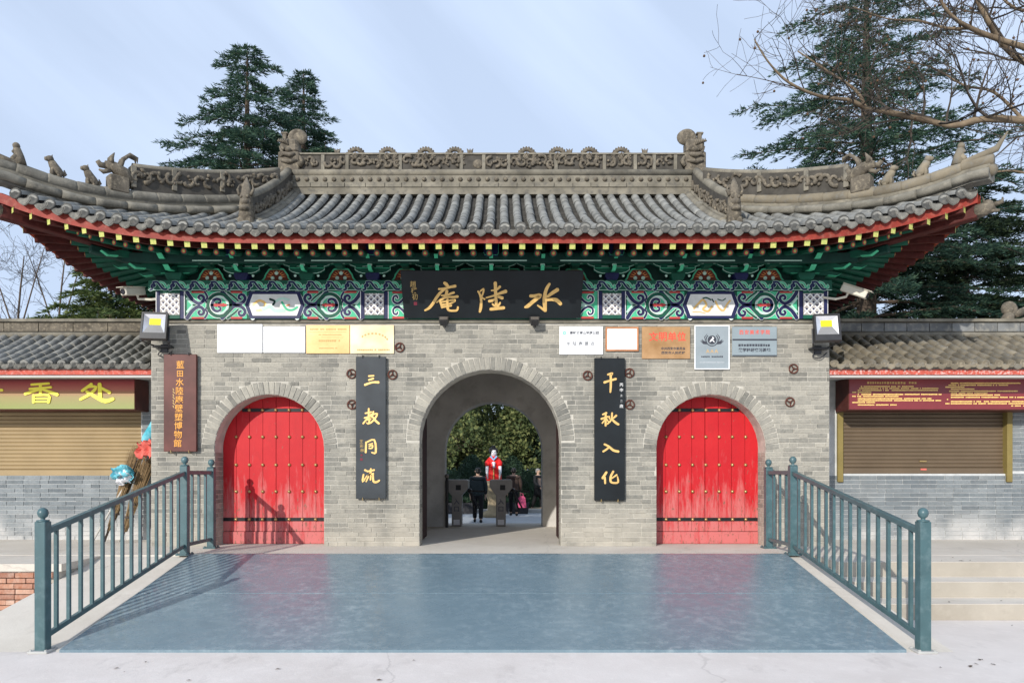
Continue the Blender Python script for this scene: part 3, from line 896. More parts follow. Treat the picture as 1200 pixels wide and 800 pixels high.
# lattice-painted posts and their dark bands
def lattice(x0, x1):
    m = MB()
    m.mi(fi['navy']); m.box(x0 - .055, x1 + .055, YB - .012, YB, 3.194, 3.579)
    m.mi(fi['green']); m.box(x0, x1, YB - .02, YB, 3.194, 3.6)
    m.mi(fi['lattice']); m.box(x0, x1, YB - .022, YB, 3.245, 3.545)
    z0, z1 = 3.25, 3.54
    w = x1 - x0; st = w / 3
    m.mi(fi['linew'])
    for k in range(-4, 5):
        for sg in (1, -1):
            pts = []
            for q in range(0, 25):
                z = z0 + (z1 - z0) * q / 24
                x = (x0 + k * st + (z - z0)) if sg > 0 else (x1 - k * st - (z - z0))
                if x0 + .004 < x < x1 - .004: pts.append((x, z))
            if len(pts) > 2: m.ribbon([pts[0], pts[-1]], .016, YB - .022 - (.001 if sg > 0 else .0018), .001)
    m.mi(fi['navy'])
    for i in range(4):
        for j in range(5):
            x = x0 + st * i; z = z0 + st * (j + .5) - .02
            for dx in (0, st / 2):
                xx, zz = x + dx, z + dx
                if x0 + .03 < xx < x1 - .03 and z0 + .02 < zz < z1 - .02:
                    m.prism([(xx - .022, zz), (xx, zz - .022), (xx + .022, zz), (xx, zz + .022)], YB - .0236, YB - .022)
    m.mi(fi['linew']); m.box(x0 - .064, x0 - .056, YB - .0125, YB, 3.194, 3.579); m.box(x1 + .056, x1 + .064, YB - .0125, YB, 3.194, 3.579)
    m.build('lattice_panel', FM, beam)
for a, b in ((188, 211), (427.5, 450), (706, 728), (941, 965)): lattice(fx(a), fx(b))

# flat upper band with running wave scrolls
m = MB(); m.mi(fi['green']); m.box(-4.78, 4.78, YB - .05, .25, 3.583, 3.722)
y = YB - .05
m.mi(fi['pale']); m.box(-4.78, 4.78, y - .002, y, 3.583, 3.590)
x = -4.74
K = .271 / 150
while x < 4.6:
    if not (-1.3 < x < 1.05):
        P = smooth_pts([(x + a * K, 3.712 - b * .135 / 78) for a, b in [(22, 46), (30, 34), (18, 26), (4, 40), (10, 64), (-8, 74)]], 4)
        Q = smooth_pts([(x + a * K, 3.712 - b * .135 / 78) for a, b in [(16, 10), (48, 10), (72, 40), (96, 66), (122, 66)]], 4)
        R = smooth_pts([(x + a * K, 3.712 - b * .135 / 78) for a, b in [(70, 10), (100, 20), (120, 52), (140, 50), (134, 34)]], 4)
        m.mi(fi['pale'])
        for q in (P, Q): m.ribbon(q, .040, y - .0005, .001)
        m.ribbon(R, .034, y - .0015, .001)
        m.mi(fi['navy'])
        for q in (P, Q): m.ribbon(q, .029, y - .0030, .001)
        m.mi(fi['jade']); m.ribbon(R, .022, y - .0030, .001)
    x += .271
m.build('wave_band', FM, gate)

# recessed board behind the brackets with cloud-shaped panels
m = MB(); m.box(-4.75, 4.75, .05, .2, 3.72, 4.15); m.build('bracket_board', 'dkgreen', gate)
m = MB()
prof = [(-.21, 0), (-.17, .045), (-.155, .09), (-.13, .125), (-.1, .165), (-.06, .172), (.06, .172), (.1, .165), (.13, .125), (.155, .09), (.17, .045), (.21, 0)]
m.mi(0); m.prism(prof, -.03, .05)
m.mi(1); m.ribbon(smooth_pts(prof, 3), .02, -.03, .004)
m.mi(2)
for a, b in ((0, .115), (-.055, .045), (.055, .045)): m.ball((a, -.034, b), (.028, .012, .028), 8, 5)
m.mi(3)
for k in range(9):
    t = pi * (k + .5) / 9
    a = (.08 * cos(t), .05 + .07 * sin(t)); b = (.13 * cos(t), .05 + .1 * sin(t))
    m.ribbon([a, b], [.012, .004], -.0305, .003)
cloud = m.mesh('cloud_panel', ['rust', 'jade', 'pale', 'orange'])
PAN = [-3.93, -3.01, -2.1, -1.18, 1.18, 2.1, 3.02, 3.93]
for x in PAN: inst('cloud_panel', cloud, gate, (x, 0, 3.728))
for x in (-.3, .3): inst('cloud_panel', cloud, gate, (x, 0, 3.728))

# bracket sets
def boat(w, h, e=.05):
    return [(-w, h), (-w, h * .55), (-w + e, h * .2), (-w + e * 2.2, 0), (w - e * 2.2, 0), (w - e, h * .2), (w, h * .55), (w, h)]
def beak(m, ang, z, ln, w=.045, tip=2):
    """arm running forward (-Y turned by ang) that ends in a drooping beak"""
    M = Matrix.Rotation(ang, 4, 'Z') @ Matrix.Rotation(pi / 2, 4, 'Z')
    # polygon in (x, z) where x is forward after the rotation
    pl = [(-.15, z), (-.15, z + .085), (ln * -.0 + .0, z + .085), (ln - .16, z + .085), (ln - .05, z + .03), (ln + .06, z + .035), (ln - .02, z - .012), (ln - .14, z), (0, z)]
    pl = [(-a, b) for a, b in pl]
    m.mi(0); m.prism(pl, -w / 2, w / 2, M)
    m.mi(1); m.prism([(-(ln - .145), z - .004), (-(ln - .02), z - .018), (-(ln + .064), z + .034), (-(ln - .02), z - .006), (-(ln - .145), z + .008)], -w / 2 - .002, w / 2 + .002, M)
def bracket(kind):
    m = MB()
    m.mi(3 if kind else 0); m.prism([(-.07, 0), (.07, 0), (.095, .05), (.095, .09), (-.095, .09), (-.095, .05)], -.16, .02)
    m.mi(0)
    for z, w, y in ((.09, .25, -.09), (.185, .36, -.09), (.19, .22, -.28)):
        T = Matrix.Translation((0, y, z))
        m.mi(0); m.prism(boat(w, .085), -.03, .03, T)
        m.mi(4); m.ribbon([(a * .985, b + .006) for a, b in boat(w, .085)], .007, -.031, .0025, T)
        m.mi(1); m.box(-w + .1, w - .1, -.032, -.03, .0, .010, T); m.box(-w, w, -.0335, -.03, .074, .082, T)
        for s in (-1, 0, 1):
            m.mi(2 if s == 0 else 0)
            m.prism([(s * (w - .06) - .04, .087), (s * (w - .06) + .04, .087), (s * (w - .06) + .052, .11), (s * (w - .06) + .052, .135), (s * (w - .06) - .052, .135), (s * (w - .06) - .052, .11)], -.04, .04, T)
    beak(m, 0, .1, .34); beak(m, 0, .2, .5)
    m.mi(0); m.box(-.03, .03, -.5, .05, .30, .37)
    m.mi(4); m.ball((0, -.35, .15), (.034, .02, .026), 7, 5); m.ball((-.16, -.125, .06), (.02, .012, .02), 6, 4); m.ball((.16, -.125, .06), (.02, .012, .02), 6, 4)
    if kind:      # blue boss in front
        m.mi(3); m.prism([(-.09, .22), (.09, .22), (.1, .25), (.1, .40), (-.1, .40), (-.1, .25)], -.54, -.42)
        m.mi(1); m.ribbon([(-.1, .26), (-.085, .228), (.085, .228), (.1, .26), (.1, .39)], .008, -.541, .003)
    return m.mesh('bracket_set', ['green', 'jade', 'dkgreen', 'navy', 'pale'])
bk = [bracket(0), bracket(1)]
for x, k in ((-3.47, 1), (-2.56, 0), (-1.64, 1), (-.72, 0), (.02, 1), (.72, 0), (1.7, 1), (2.62, 0), (3.5, 1)):
    inst('bracket_set', bk[k], gate, (x, 0, 3.722))
# small intermediate arms over the cloud panels
m = MB()
for z, w, y in ((.195, .2, -.2), (.20, .15, -.36)):
    T = Matrix.Translation((0, y, z)); m.mi(0); m.prism(boat(w, .07), -.03, .03, T)
    m.mi(1); m.ribbon([(a * .98, b + .006) for a, b in boat(w, .07)], .007, -.031, .0025, T)
    for s in (-1, 0, 1): m.mi(2 if s else 3); m.prism([(s * (w - .05) - .035, .072), (s * (w - .05) + .035, .072), (s * (w - .05) + .045, .12), (s * (w - .05) - .045, .12)], -.04, .04, T)
m.mi(0); m.prism([(-.05, .17), (.05, .17), (.07, .21), (-.07, .21)], -.24, -.05)
small = m.mesh('intermediate_bracket', ['green', 'pale', 'dkgreen', 'navy'])
for x in PAN: inst('intermediate_bracket', small, gate, (x, 0, 3.722))
# corner sets with beaks running out along three directions
for s in (-1, 1):
    m = MB()
    m.mi(0); m.prism([(-.09, 0), (.09, 0), (.115, .05), (.115, .09), (-.115, .09), (-.115, .05)], -.18, .05)
    for z, w, y in ((.09, .3, -.09), (.185, .42, -.09), (.19, .34, -.28)):
        T = Matrix.Translation((0, y, z)); m.mi(0); m.prism(boat(w, .085), -.03, .03, T); m.mi(1); m.box(-w + .1, w - .1, -.032, -.03, 0, .01, T)
    for a, z, ln in ((0, .1, .36), (0, .2, .55), (s * pi / 2, .09, .5), (s * pi / 2, .205, .86), (s * pi / 4, .1, .6), (s * pi / 4, .2, .95)):
        beak(m, a, z, ln, .07)
    for a in (.28, .5):     # broad green boards standing above the side arms
        m.mi(0); m.prism([(s * a, .29), (s * (a + .1), .29), (s * (a + .2), .47), (s * (a + .06), .47)], -.22, -.16)
    m.build('corner_bracket', ['green', 'jade', 'dkgreen', 'navy'], gate, (s * 4.4, 0, 3.722))
# long purlin beam resting on the bracket arms, pale line along its lower edge
m = MB()
m.mi(0); m.box(-4.95, 4.95, -.50, -.42, 3.87, 3.99)
m.mi(1)
for a, b in ((-4.0, -3.6), (-3.3, -2.75), (-2.4, -1.85), (-1.5, -.95), (-.5, .5), (.95, 1.5), (1.9, 2.45), (2.8, 3.3), (3.7, 4.2)):
    m.box(a, b, -.504, -.50, 3.878, 3.892)
m.build('purlin', ['dkgreen', 'pale'], gate)
for s in (-1, 1):
    m = MB(); m.box(s * 4.95 - .05, s * 4.95 + .05, -.4, 4.8, 3.985, 4.1); m.build('side_purlin', 'dkgreen', gate)
    m = MB(); m.box(min(s * 4.6, s * 4.78), max(s * 4.6, s * 4.78), .26, 4.2, 3.19, 3.72); m.build('side_beam', 'green', gate)
    for yy in (.9, 1.9, 2.9, 3.8):
        inst('bracket_set', bk[0], gate, (s * 4.7, yy, 3.722), (0, 0, s * pi / 2))
# ------------------------------------------------------------------ the tiled roof
XE, YE0, YE1 = 6.02, -1.25, 5.55
def zs(t): return 4.05 + .30 * t + (.0594 * t * t if t > 0 else 0)
def lift(xe):
    c = max(0., (xe - 2.5) / 3.52); return .5 * c ** 2.9
def ridgelift(xe):
    c = max(0., (xe - 3) / 3.02); return .5 * c ** 1.7
def proj(xe):
    c = max(0., (xe - 3) / 3.02); return .15 * c * c
def roofpt(side, u, t):
    """u runs along the eave, t up the slope"""
    if side in 'FB':
        y = YE0 + t if side == 'F' else YE1 - t
        return Vector((u, y, zs(t) + lift(abs(u))))
    tf = min(u - YE0, YE1 - u)
    x = (XE - t) * (1 if side == 'R' else -1)
    return Vector((x, u, zs(t) + lift(XE - tf)))

roof = MB()
# deck, seen from below as dark boards, with the pan surface just above
def deck(m, dz, flip):
    for side in 'FBRL':
        nt = 12; T = 3.4 if side in 'FB' else 2.62
        for k in range(nt):
            t0, t1 = T * k / nt, T * (k + 1) / nt
            rows = []
            for t in (t0, t1):
                if side in 'FB':
                    h = XE - min(t, 2.62); us = [-h + 2 * h * q / 40 for q in range(41)]
                else:
                    us = [YE0 + t + (YE1 - YE0 - 2 * t) * q / 24 for q in range(25)]
                rows.append([roofpt(side, u, t) + Vector((0, 0, dz)) for u in us])
            n = len(rows[0]); vs = rows[0] + rows[1]
            fs = [(i, i + 1, n + i + 1, n + i) for i in range(n - 1)]
            if (side in 'BR') ^ flip: pass
            m.add(vs, fs)
m0 = MB(); deck(m0, -.075, 0)
roofo = m0.build('roof', 'darkred', gate)
# gable walls under the main ridge
for s in (-1, 1):
    m = MB()
    ys = [1.36 + (2.94 - 1.36) * q / 10 for q in range(11)]
    top = [(y, zs(min(y - YE0, YE1 - y)) + .05) for y in ys]
    pl = [(1.36, 4.9)] + top + [(2.94, 4.9)]
    vs = [(s * 3.36, y, z) for y, z in pl] + [(s * 3.46, y, z) for y, z in pl]; n = len(pl)
    m.add(vs, [list(range(n)), list(range(2 * n - 1, n - 1, -1))] + [(i, (i + 1) % n, n + (i + 1) % n, n + i) for i in range(n)])
    m.build('gable_wall', 'brick', roofo)

# pan tiles: stepped hollow courses in every channel
SP = .2
pan = MB()
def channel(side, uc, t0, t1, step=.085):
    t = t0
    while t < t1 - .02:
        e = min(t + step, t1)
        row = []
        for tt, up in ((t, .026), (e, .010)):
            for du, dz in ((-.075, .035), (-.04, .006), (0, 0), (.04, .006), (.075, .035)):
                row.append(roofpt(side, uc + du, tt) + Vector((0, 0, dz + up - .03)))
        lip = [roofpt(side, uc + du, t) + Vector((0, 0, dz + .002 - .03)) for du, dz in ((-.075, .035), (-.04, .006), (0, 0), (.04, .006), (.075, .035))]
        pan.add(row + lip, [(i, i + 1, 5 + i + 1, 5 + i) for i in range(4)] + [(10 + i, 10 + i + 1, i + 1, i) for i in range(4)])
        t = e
# cover tiles: half-round barrels; nearest 300 as parts, others joined
bar = MB(); bar.smooth = True
TL = .285
ring = []
for yv, rr in ((-.003, .0635), (TL * .86, .0615), (TL * .87, .058), (TL, .058)):
    ring.append([(rr * cos(a), yv, rr * sin(a) * .95) for a in [pi * q / 7 for q in range(8)]])
vs = sum(ring, [])
bar.add(vs, [(k * 8 + i, (k + 1) * 8 + i, (k + 1) * 8 + i + 1, k * 8 + i + 1) for k in range(3) for i in range(7)])
bar.smooth = False
bar.add(ring[0], [list(range(8))])
barrel = bar.mesh('roof_tile', 'tile')
disc = MB(); disc.smooth = True
MX = Matrix.Rotation(pi / 2, 4, 'X')
disc.lathe([(.066, -.012), (.073, -.004), (.073, .010), (.060, .016), (.052, .009), (.03, .011), (.018, .018), (.001, .02)], n=14, M=MX)
disc_me = disc.mesh('eave_disc_tile', 'disc')
drip = MB()
pl = [(-.088, .045), (-.05, .020), (0, .012), (.05, .020), (.088, .045), (.085, .0), (.06, -.038), (.03, -.062), (0, -.074), (-.03, -.062), (-.06, -.038), (-.085, 0)]
drip.prism(pl, -.012, .006)
pl2 = [(a * .8, b * .8 - .004) for a, b in pl]
drip.prism(pl2, -.016, -.012)
drip_me = drip.mesh('drip_tile', 'drip')

tiles = []; ends = []; drips = []
def rowspan(side, u):
    if side in 'FB':
        return (-proj(abs(u)), 3.36 if abs(u) < 3.3 else max(.1, XE - abs(u) - .02))
    tf = min(u - YE0, YE1 - u)
    return (-proj(XE - tf), max(.1, min(2.55, tf - .02)))
for side in 'FBRL':
    if side in 'FB': us = [k * SP for k in range(-29, 30)]
    else: us = [2.15 + k * SP for k in range(-16, 17)]
    for u in us:
        t0, t1 = rowspan(side, u)
        t = t0
        k = 0
        while t < t1 - .04:
            p = roofpt(side, u, t) + Vector((0, 0, .018)); q = roofpt(side, u, t + .28) + Vector((0, 0, .018))
            ln = TL
            dist = (q - p).length
            sc = min(1, (t1 - t) / .28) if t + .28 > t1 + .08 else 1
            tiles.append((side, t, p, q - p, sc, u))
            t += .28 * .262 / dist * 1.0
            k += 1
        if side in 'FRL':
            ends.append((side, roofpt(side, u, t0) + Vector((0, 0, .018)), u))
        ut = u + SP / 2
        if (side in 'FB' and abs(ut) < XE - .06) or (side in 'RL' and YE0 + .06 < ut < YE1 - .06):
            a, b = rowspan(side, ut)
            channel(side, ut, a + .0, b + .04)
            if side in 'FRL': drips.append((side, roofpt(side, ut, a) + Vector((0, 0, -.012)), ut))
def yawof(side): return {'F': 0, 'B': pi, 'R': pi / 2, 'L': -pi / 2}[side]
tiles.sort(key=lambda a: (a[0] != 'F', a[1], abs(a[5])))
r = random.Random(5)
rest = MB(); rest.smooth = True
nobj = 0
for side, t, p, d, sc, u in tiles:
    p = p + Vector((r.uniform(-.004, .004), 0, r.uniform(-.002, .002)))
    qt = d.to_track_quat('Y', 'Z')
    if side == 'F' and nobj < 300:
        o = inst('roof_tile', barrel, roofo, p, quat=qt); nobj += 1
        if sc < 1: o.scale = (1, sc, 1)
    else:
        M = Matrix.Translation(p) @ qt.to_matrix().to_4x4() @ Matrix.Diagonal((1, sc, 1, 1))
        rest.add([M @ Vector(v) for v in vs], [(k * 8 + i, (k + 1) * 8 + i, (k + 1) * 8 + i + 1, k * 8 + i + 1) for k in range(3) for i in range(7)])
tag(rest.build('tile_rows', 'tile', roofo), kind='stuff')
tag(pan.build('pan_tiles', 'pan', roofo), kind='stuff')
for side, p, u in ends:
    if side == 'F' or (p.y < 3):
        inst('eave_disc_tile', disc_me, roofo, p + Vector((0, 0, .012)), (radians(-8) + r.uniform(-.05, .05), 0, yawof(side)))
for side, p, u in drips:
    if side == 'F' or (p.y < 3):
        inst('drip_tile', drip_me, roofo, p, (r.uniform(-.08, .03), 0, yawof(side)))

# eave board and rafters
def eave_curve(side, n, inset, dz):
    pts = []
    for k in range(n + 1):
        if side == 'F': u = -XE + 2 * XE * k / n
        else: u = YE0 + (YE1 - YE0) * k / n
        xe = abs(u) if side == 'F' else XE - min(u - YE0, YE1 - u)
        pts.append(roofpt(side, u, inset - proj(xe)) + Vector((0, 0, dz)))
    return pts
for side in 'FRL':
    m = MB()
    P = eave_curve(side, 48, .05, -.045); Q = eave_curve(side, 48, .05, -.165); P2 = eave_curve(side, 48, .10, -.045); Q2 = eave_curve(side, 48, .10, -.15)
    n = len(P)
    m.add(P + Q + P2 + Q2, [(i, i + 1, n + i + 1, n + i) for i in range(n - 1)] + [(n + i, n + i + 1, 3 * n + i + 1, 3 * n + i) for i in range(n - 1)] + [(2 * n + i, 2 * n + i + 1, 3 * n + i + 1, 3 * n + i) for i in range(n - 1)] + [(i, i + 1, 2 * n + i + 1, 2 * n + i) for i in range(n - 1)])
    m.build('eave_board', 'redpaint', gate)
m = MB()
m.mi(0); m.box(-.036, .036, .001, 1, -.075, 0)
m.mi(1); m.box(-.036, .036, 0, .001, -.075, 0)
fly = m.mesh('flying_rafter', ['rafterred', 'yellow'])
m = MB()
m.mi(0); m.tube([(0, 0, 0), (0, 1, 0)], .046, 8)
m.mi(2); m.lathe([(.032, 0), (.032, .004)], n=8, M=MX); m.mi(1); m.lathe([(.02, .004), (.02, .007)], n=6, M=MX)
rnd_raf = m.mesh('round_rafter', ['green', 'yellow', 'crimson'])
def eaves(side, us):
    for u in us:
        xe = abs(u) if side == 'F' else XE - min(u - YE0, YE1 - u)
        e = roofpt(side, u, .07 - proj(xe)) + Vector((0, 0, -.16))
        # direction towards the wall, fanning in towards the corner posts
        if side == 'F':
            if xe > 4.5: tgt = Vector((math.copysign(4.45, u), .25, 0))
            else: tgt = Vector((u, .25, 0))
        else:
            sx = 1 if side == 'R' else -1
            yy = u
            if u < .25: yy = .25
            if u > 4.05: yy = 4.05
            tgt = Vector((sx * 4.45, yy, 0))
        d = tgt - Vector((e.x, e.y, 0)); L = d.length; d.normalize()
        tz = 4.27 if side == 'F' else 4.27
        dv = Vector((d.x * L, d.y * L, tz + .05 - e.z - .0)); dv.normalize()
        inst('flying_rafter', fly, gate, e, quat=dv.to_track_quat('Y', 'Z'), scale=(1, min(.56, L * .6), 1))
        e2 = e + dv * (.42 if L < 1.6 else .42 * L / 1.5) + Vector((0, 0, -.125))
        dv2 = Vector((tgt.x, tgt.y, tz - .08)) - e2
        inst('round_rafter', rnd_raf, gate, e2, quat=dv2.normalized().to_track_quat('Y', 'Z'), scale=(1, dv2.length, 1))
eaves('F', [-5.88 + .21 * k for k in range(57)])
for sd in 'RL': eaves(sd, [-1.05 + .21 * k for k in range(31)])
# hip beams running out under the corners with a clay animal head at the tip
for s in (-1, 1):
    m = MB()
    a = Vector((s * 4.4, .25, 4.03)); b = Vector((s * 6.06, -1.28, 4.27))
    d = b - a; qt = d.to_track_quat('Y', 'Z').to_matrix().to_4x4(); M = Matrix.Translation(a) @ qt
    m.mi(0); m.cbox(-.07, .07, 0, d.length, -.09, .09, .012, M)
    m.mi(1); m.cbox(-.06, .06, d.length * .2, d.length * .55, -.2, -.095, .015, M)
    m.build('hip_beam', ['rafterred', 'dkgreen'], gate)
    m = MB(); m.smooth = True
    c = b + d.normalized() * .08
    m.tube([b - d.normalized() * .02, c, c + Vector((s * .07, -.07, .03))], [.09, .085, .055], 8)
    m.ball(c + Vector((s * .02, -.02, .07)), (.05, .05, .04)); m.tube([c + Vector((s * .05, -.05, .03)), c + Vector((s * .13, -.13, .05)), c + Vector((s * .13, -.13, .1))], [.03, .025, .01], 6)
    m.tube([c + Vector((s * .03, -.03, -.03)), c + Vector((s * .11, -.11, -.05))], [.035, .015], 6)
    m.tube([c + Vector((0, 0, .06)), c + Vector((-s * .02, .02, .16))], [.02, .004], 5)
    m.build('corner_beast_head', 'carve', gate)

# ---------------------------------------------------------------- ridges
def scrolls(m, f, L, H, seed, side=1, rad=.02, dens=1.0):
    """relief of curling stems over a strip: f(s, h, off) gives the point in space"""
    r = random.Random(seed)
    s = .0
    step = H * .62 / dens
    while s < L - H * .3:
        cx = s + H * .32; cz = H * r.uniform(.38, .62); dr = 1 if r.random() > .5 else -1
        r0 = H * r.uniform(.30, .4); a0 = r.uniform(0, 2 * pi)
        sp = spiral(cx, cz, r0, r0 * .15, a0, a0 + dr * r.uniform(3.8, 5.6), 12)
        pts = []
        for a, b in sp:
            pts.append(f(min(max(a, .01), L - .01), min(max(b, .015), H - .01), rad * .55))
        k = len(pts)
        m.tube(pts, [rad * (1.25 - .6 * i / k) for i in range(k)], 5)
        # leaf off the stem
        for q in range(2):
            a = a0 + r.uniform(0, 5); rr = r0 * r.uniform(.7, 1.25)
            p0 = f(min(max(cx + r0 * .6 * cos(a), .01), L - .01), min(max(cz + r0 * .6 * sin(a), .01), H - .01), rad * .4)
            p1 = f(min(max(cx + rr * cos(a + .5), .01), L - .01), min(max(cz + rr * sin(a + .5), .01), H - .005), rad * .7)
            m.tube([p0, (Vector(p0) + Vector(p1)) / 2 + Vector((0, -rad * .4, 0)), p1], [rad * .7, rad * 1.1, rad * .3], 5)
        s += step * r.uniform(.8, 1.2)

YR = 2.15
ZR = 5.80
mr = MB()
mr.box(-3.36, 3.36, YR - .20, YR + .20, ZR - .1, ZR + .10)
mr.smooth = False
mr.box(-3.36, 3.36, YR - .15, YR + .15, ZR + .10, ZR + .235)
mr.smooth = True
mr.tube([(-3.36, YR - .115, ZR + .290), (3.36, YR - .115, ZR + .290)], .058, 10)
mr.tube([(-3.36, YR + .115, ZR + .290), (3.36, YR + .115, ZR + .290)], .058, 10)
mr.smooth = False
mr.box(-3.36, 3.36, YR - .12, YR + .12, ZR + .235, ZR + .345)
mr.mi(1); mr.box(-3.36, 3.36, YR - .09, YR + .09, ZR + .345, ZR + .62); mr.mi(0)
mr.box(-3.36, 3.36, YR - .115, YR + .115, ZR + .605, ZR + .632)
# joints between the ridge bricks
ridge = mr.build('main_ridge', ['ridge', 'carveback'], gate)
bd = MB(); bd.smooth = True
bd.lathe([(.042, 0), (.036, .02), (.018, .036), (.002, .04)], n=7, M=MX)
bead = bd.mesh('ridge_bead', 'carve')
for k in range(44):
    inst('ridge_bead', bead, ridge, (-3.27 + k * .152, YR - .15, ZR + .168))
nk = unit_box('ridge_brick', 'ridge', .02)
r = random.Random(9)
x = -3.36
while x < 3.34:
    w = r.uniform(.28, .36); w = min(w, 3.36 - x)
    inst('ridge_brick', nk, ridge, (x + w / 2, YR - .20, ZR + .055), (0, 0, 0), (w - .012, .03 + r.uniform(0, .014), .075))
    x += w
# carved panels, posts and medallions
def px2x(px): return (px - 588) / 68.8 + .163
edges = [-3.2, -2.86, -2.45, -1.55, -.52, -.14, .28, 1.08, 1.9, 2.42, 2.74, 3.1]
for i, (a, b) in enumerate(zip(edges, edges[1:])):
    m = MB(); m.smooth = True
    if (a, b) != (-.52, -.14):
        scrolls(m, lambda s, h, o, a=a: Vector((a + .03 + s, YR - .09 - o, ZR + .355 + h)), b - a - .06, .25, 20 + i, rad=.026, dens=1.25)
    else:
        m.ball((a + .28, YR - .09, ZR + .45), (.09, .02, .08))
    m.build('carved_panel', 'carve', ridge)
    m = MB(); m.cbox(b - .03, b + .03, YR - .115, YR + .05, ZR + .346, ZR + .60, .006); m.build('ridge_post', 'ridge', ridge)
md = MB(); md.smooth = True
for rr, zz, n in ((.125, .07, 15),):
    md.tube([(rr * cos(t), 0, rr * sin(t)) for t in [-.5 + (pi + 1) * k / 14 for k in range(15)]], .035, 6)
    for k in range(n):
        t = -.5 + (pi + 1) * k / (n - 1)
        md.ball((.158 * cos(t), 0, .158 * sin(t)), (.02, .035, .02), 5, 4)
md.ball((0, .0, 0), (.06, .05, .07), 8, 6)
md.tube([(0.05, -.03, -.02), (.0, -.05, .05), (-.05, -.03, .0), (-.02, -.05, -.06)], .018, 5)
md.tube([(-.12, 0, -.06), (-.17, -.01, -.12), (-.1, -.02, -.15)], [.03, .028, .012], 5)
md.tube([(.12, 0, -.06), (.17, -.01, -.12), (.1, -.02, -.15)], [.03, .028, .012], 5)
med = md.mesh('ridge_medallion', 'carve')
for px in (418, 455, 499.5, 533.5, 617, 653, 690, 727):
    inst('ridge_medallion', med, ridge, (px2x(px), YR - .08, ZR + .575), (0, r.uniform(-.08, .08), 0))
for px in (396, 551, 667, 755):   # small leaf finials standing on the ridge
    m = MB(); m.smooth = True
    for t in (-.5, 0, .5): m.tube([(0, 0, 0), (.05 * sin(t), 0, .08), (.11 * sin(t), 0, .13)], [.03, .026, .004], 5)
    m.build('ridge_leaf', 'carve', ridge, (px2x(px), YR - .05, ZR + .6))

def chiwen(s):
    """ridge-end dragon; the tail curls in towards the middle of the roof"""
    m = MB(); m.smooth = False
    m.cbox(-.2, .22, -.17, .17, -.12, .36, .02)
    m.cbox(-.17, .20, -.15, .15, .36, .66, .05)
    m.smooth = True
    # curled tail: thick scroll plate
    sp = spiral(-.16, .74, .185, .03, -.9, 4.4, 18)
    n = len(sp)
    for yv in (-.09, .09):
        pass
    m.tube([(a, 0, b) for a, b in sp], [.085 - .03 * i / n for i in range(n)], 8)
    m.ball((-.16, 0, .74), (.17, .075, .165), 14, 8)
    m.tube([(-.02, 0, .6), (.0, 0, .5), (-.04, 0, .4)], [.13, .15, .14], 8)
    # face: brows, snout, jaw, horn, sword hilt
    m.ball((.02, -.15, .40), (.07, .06, .05)); m.ball((.12, -.15, .42), (.05, .05, .045))
    m.tube([(-.12, -.16, .3), (-.02, -.2, .26), (.1, -.19, .3), (.18, -.16, .24)], [.03, .05, .045, .02], 6)
    m.tube([(-.16, -.17, .16), (0, -.2, .12), (.16, -.18, .16)], [.03, .045, .03], 6)
    m.tube([(-.2, -.14, .05), (-.26, -.15, .16), (-.21, -.15, .27)], [.05, .05, .02], 6)
    for k in range(5): m.tube([(.02 + .04 * k, -.15, .5 + .02 * k), (.05 + .04 * k, -.17, .58), (.02 + .045 * k, -.15, .65)], [.02, .028, .006], 5)
    m.tube([(.08, -.15, .30), (.15, -.17, .36), (.2, -.14, .48)], [.03, .03, .01], 6)
    m.smooth = False
    m.cbox(.09, .17, -.05, .05, .64, .82, .012)
    m.cbox(.06, .20, -.06, .06, .80, .84, .01)
    me = m.mesh('ridge_dragon', 'carve')
    o = inst('ridge_dragon', me, gate, (s * 3.42, YR, ZR + .36), None, (.84, .9, .78))
    if s < 0:
        for v in me.vertices: v.co.x *= -1
        me.flip_normals()
chiwen(1); chiwen(-1)

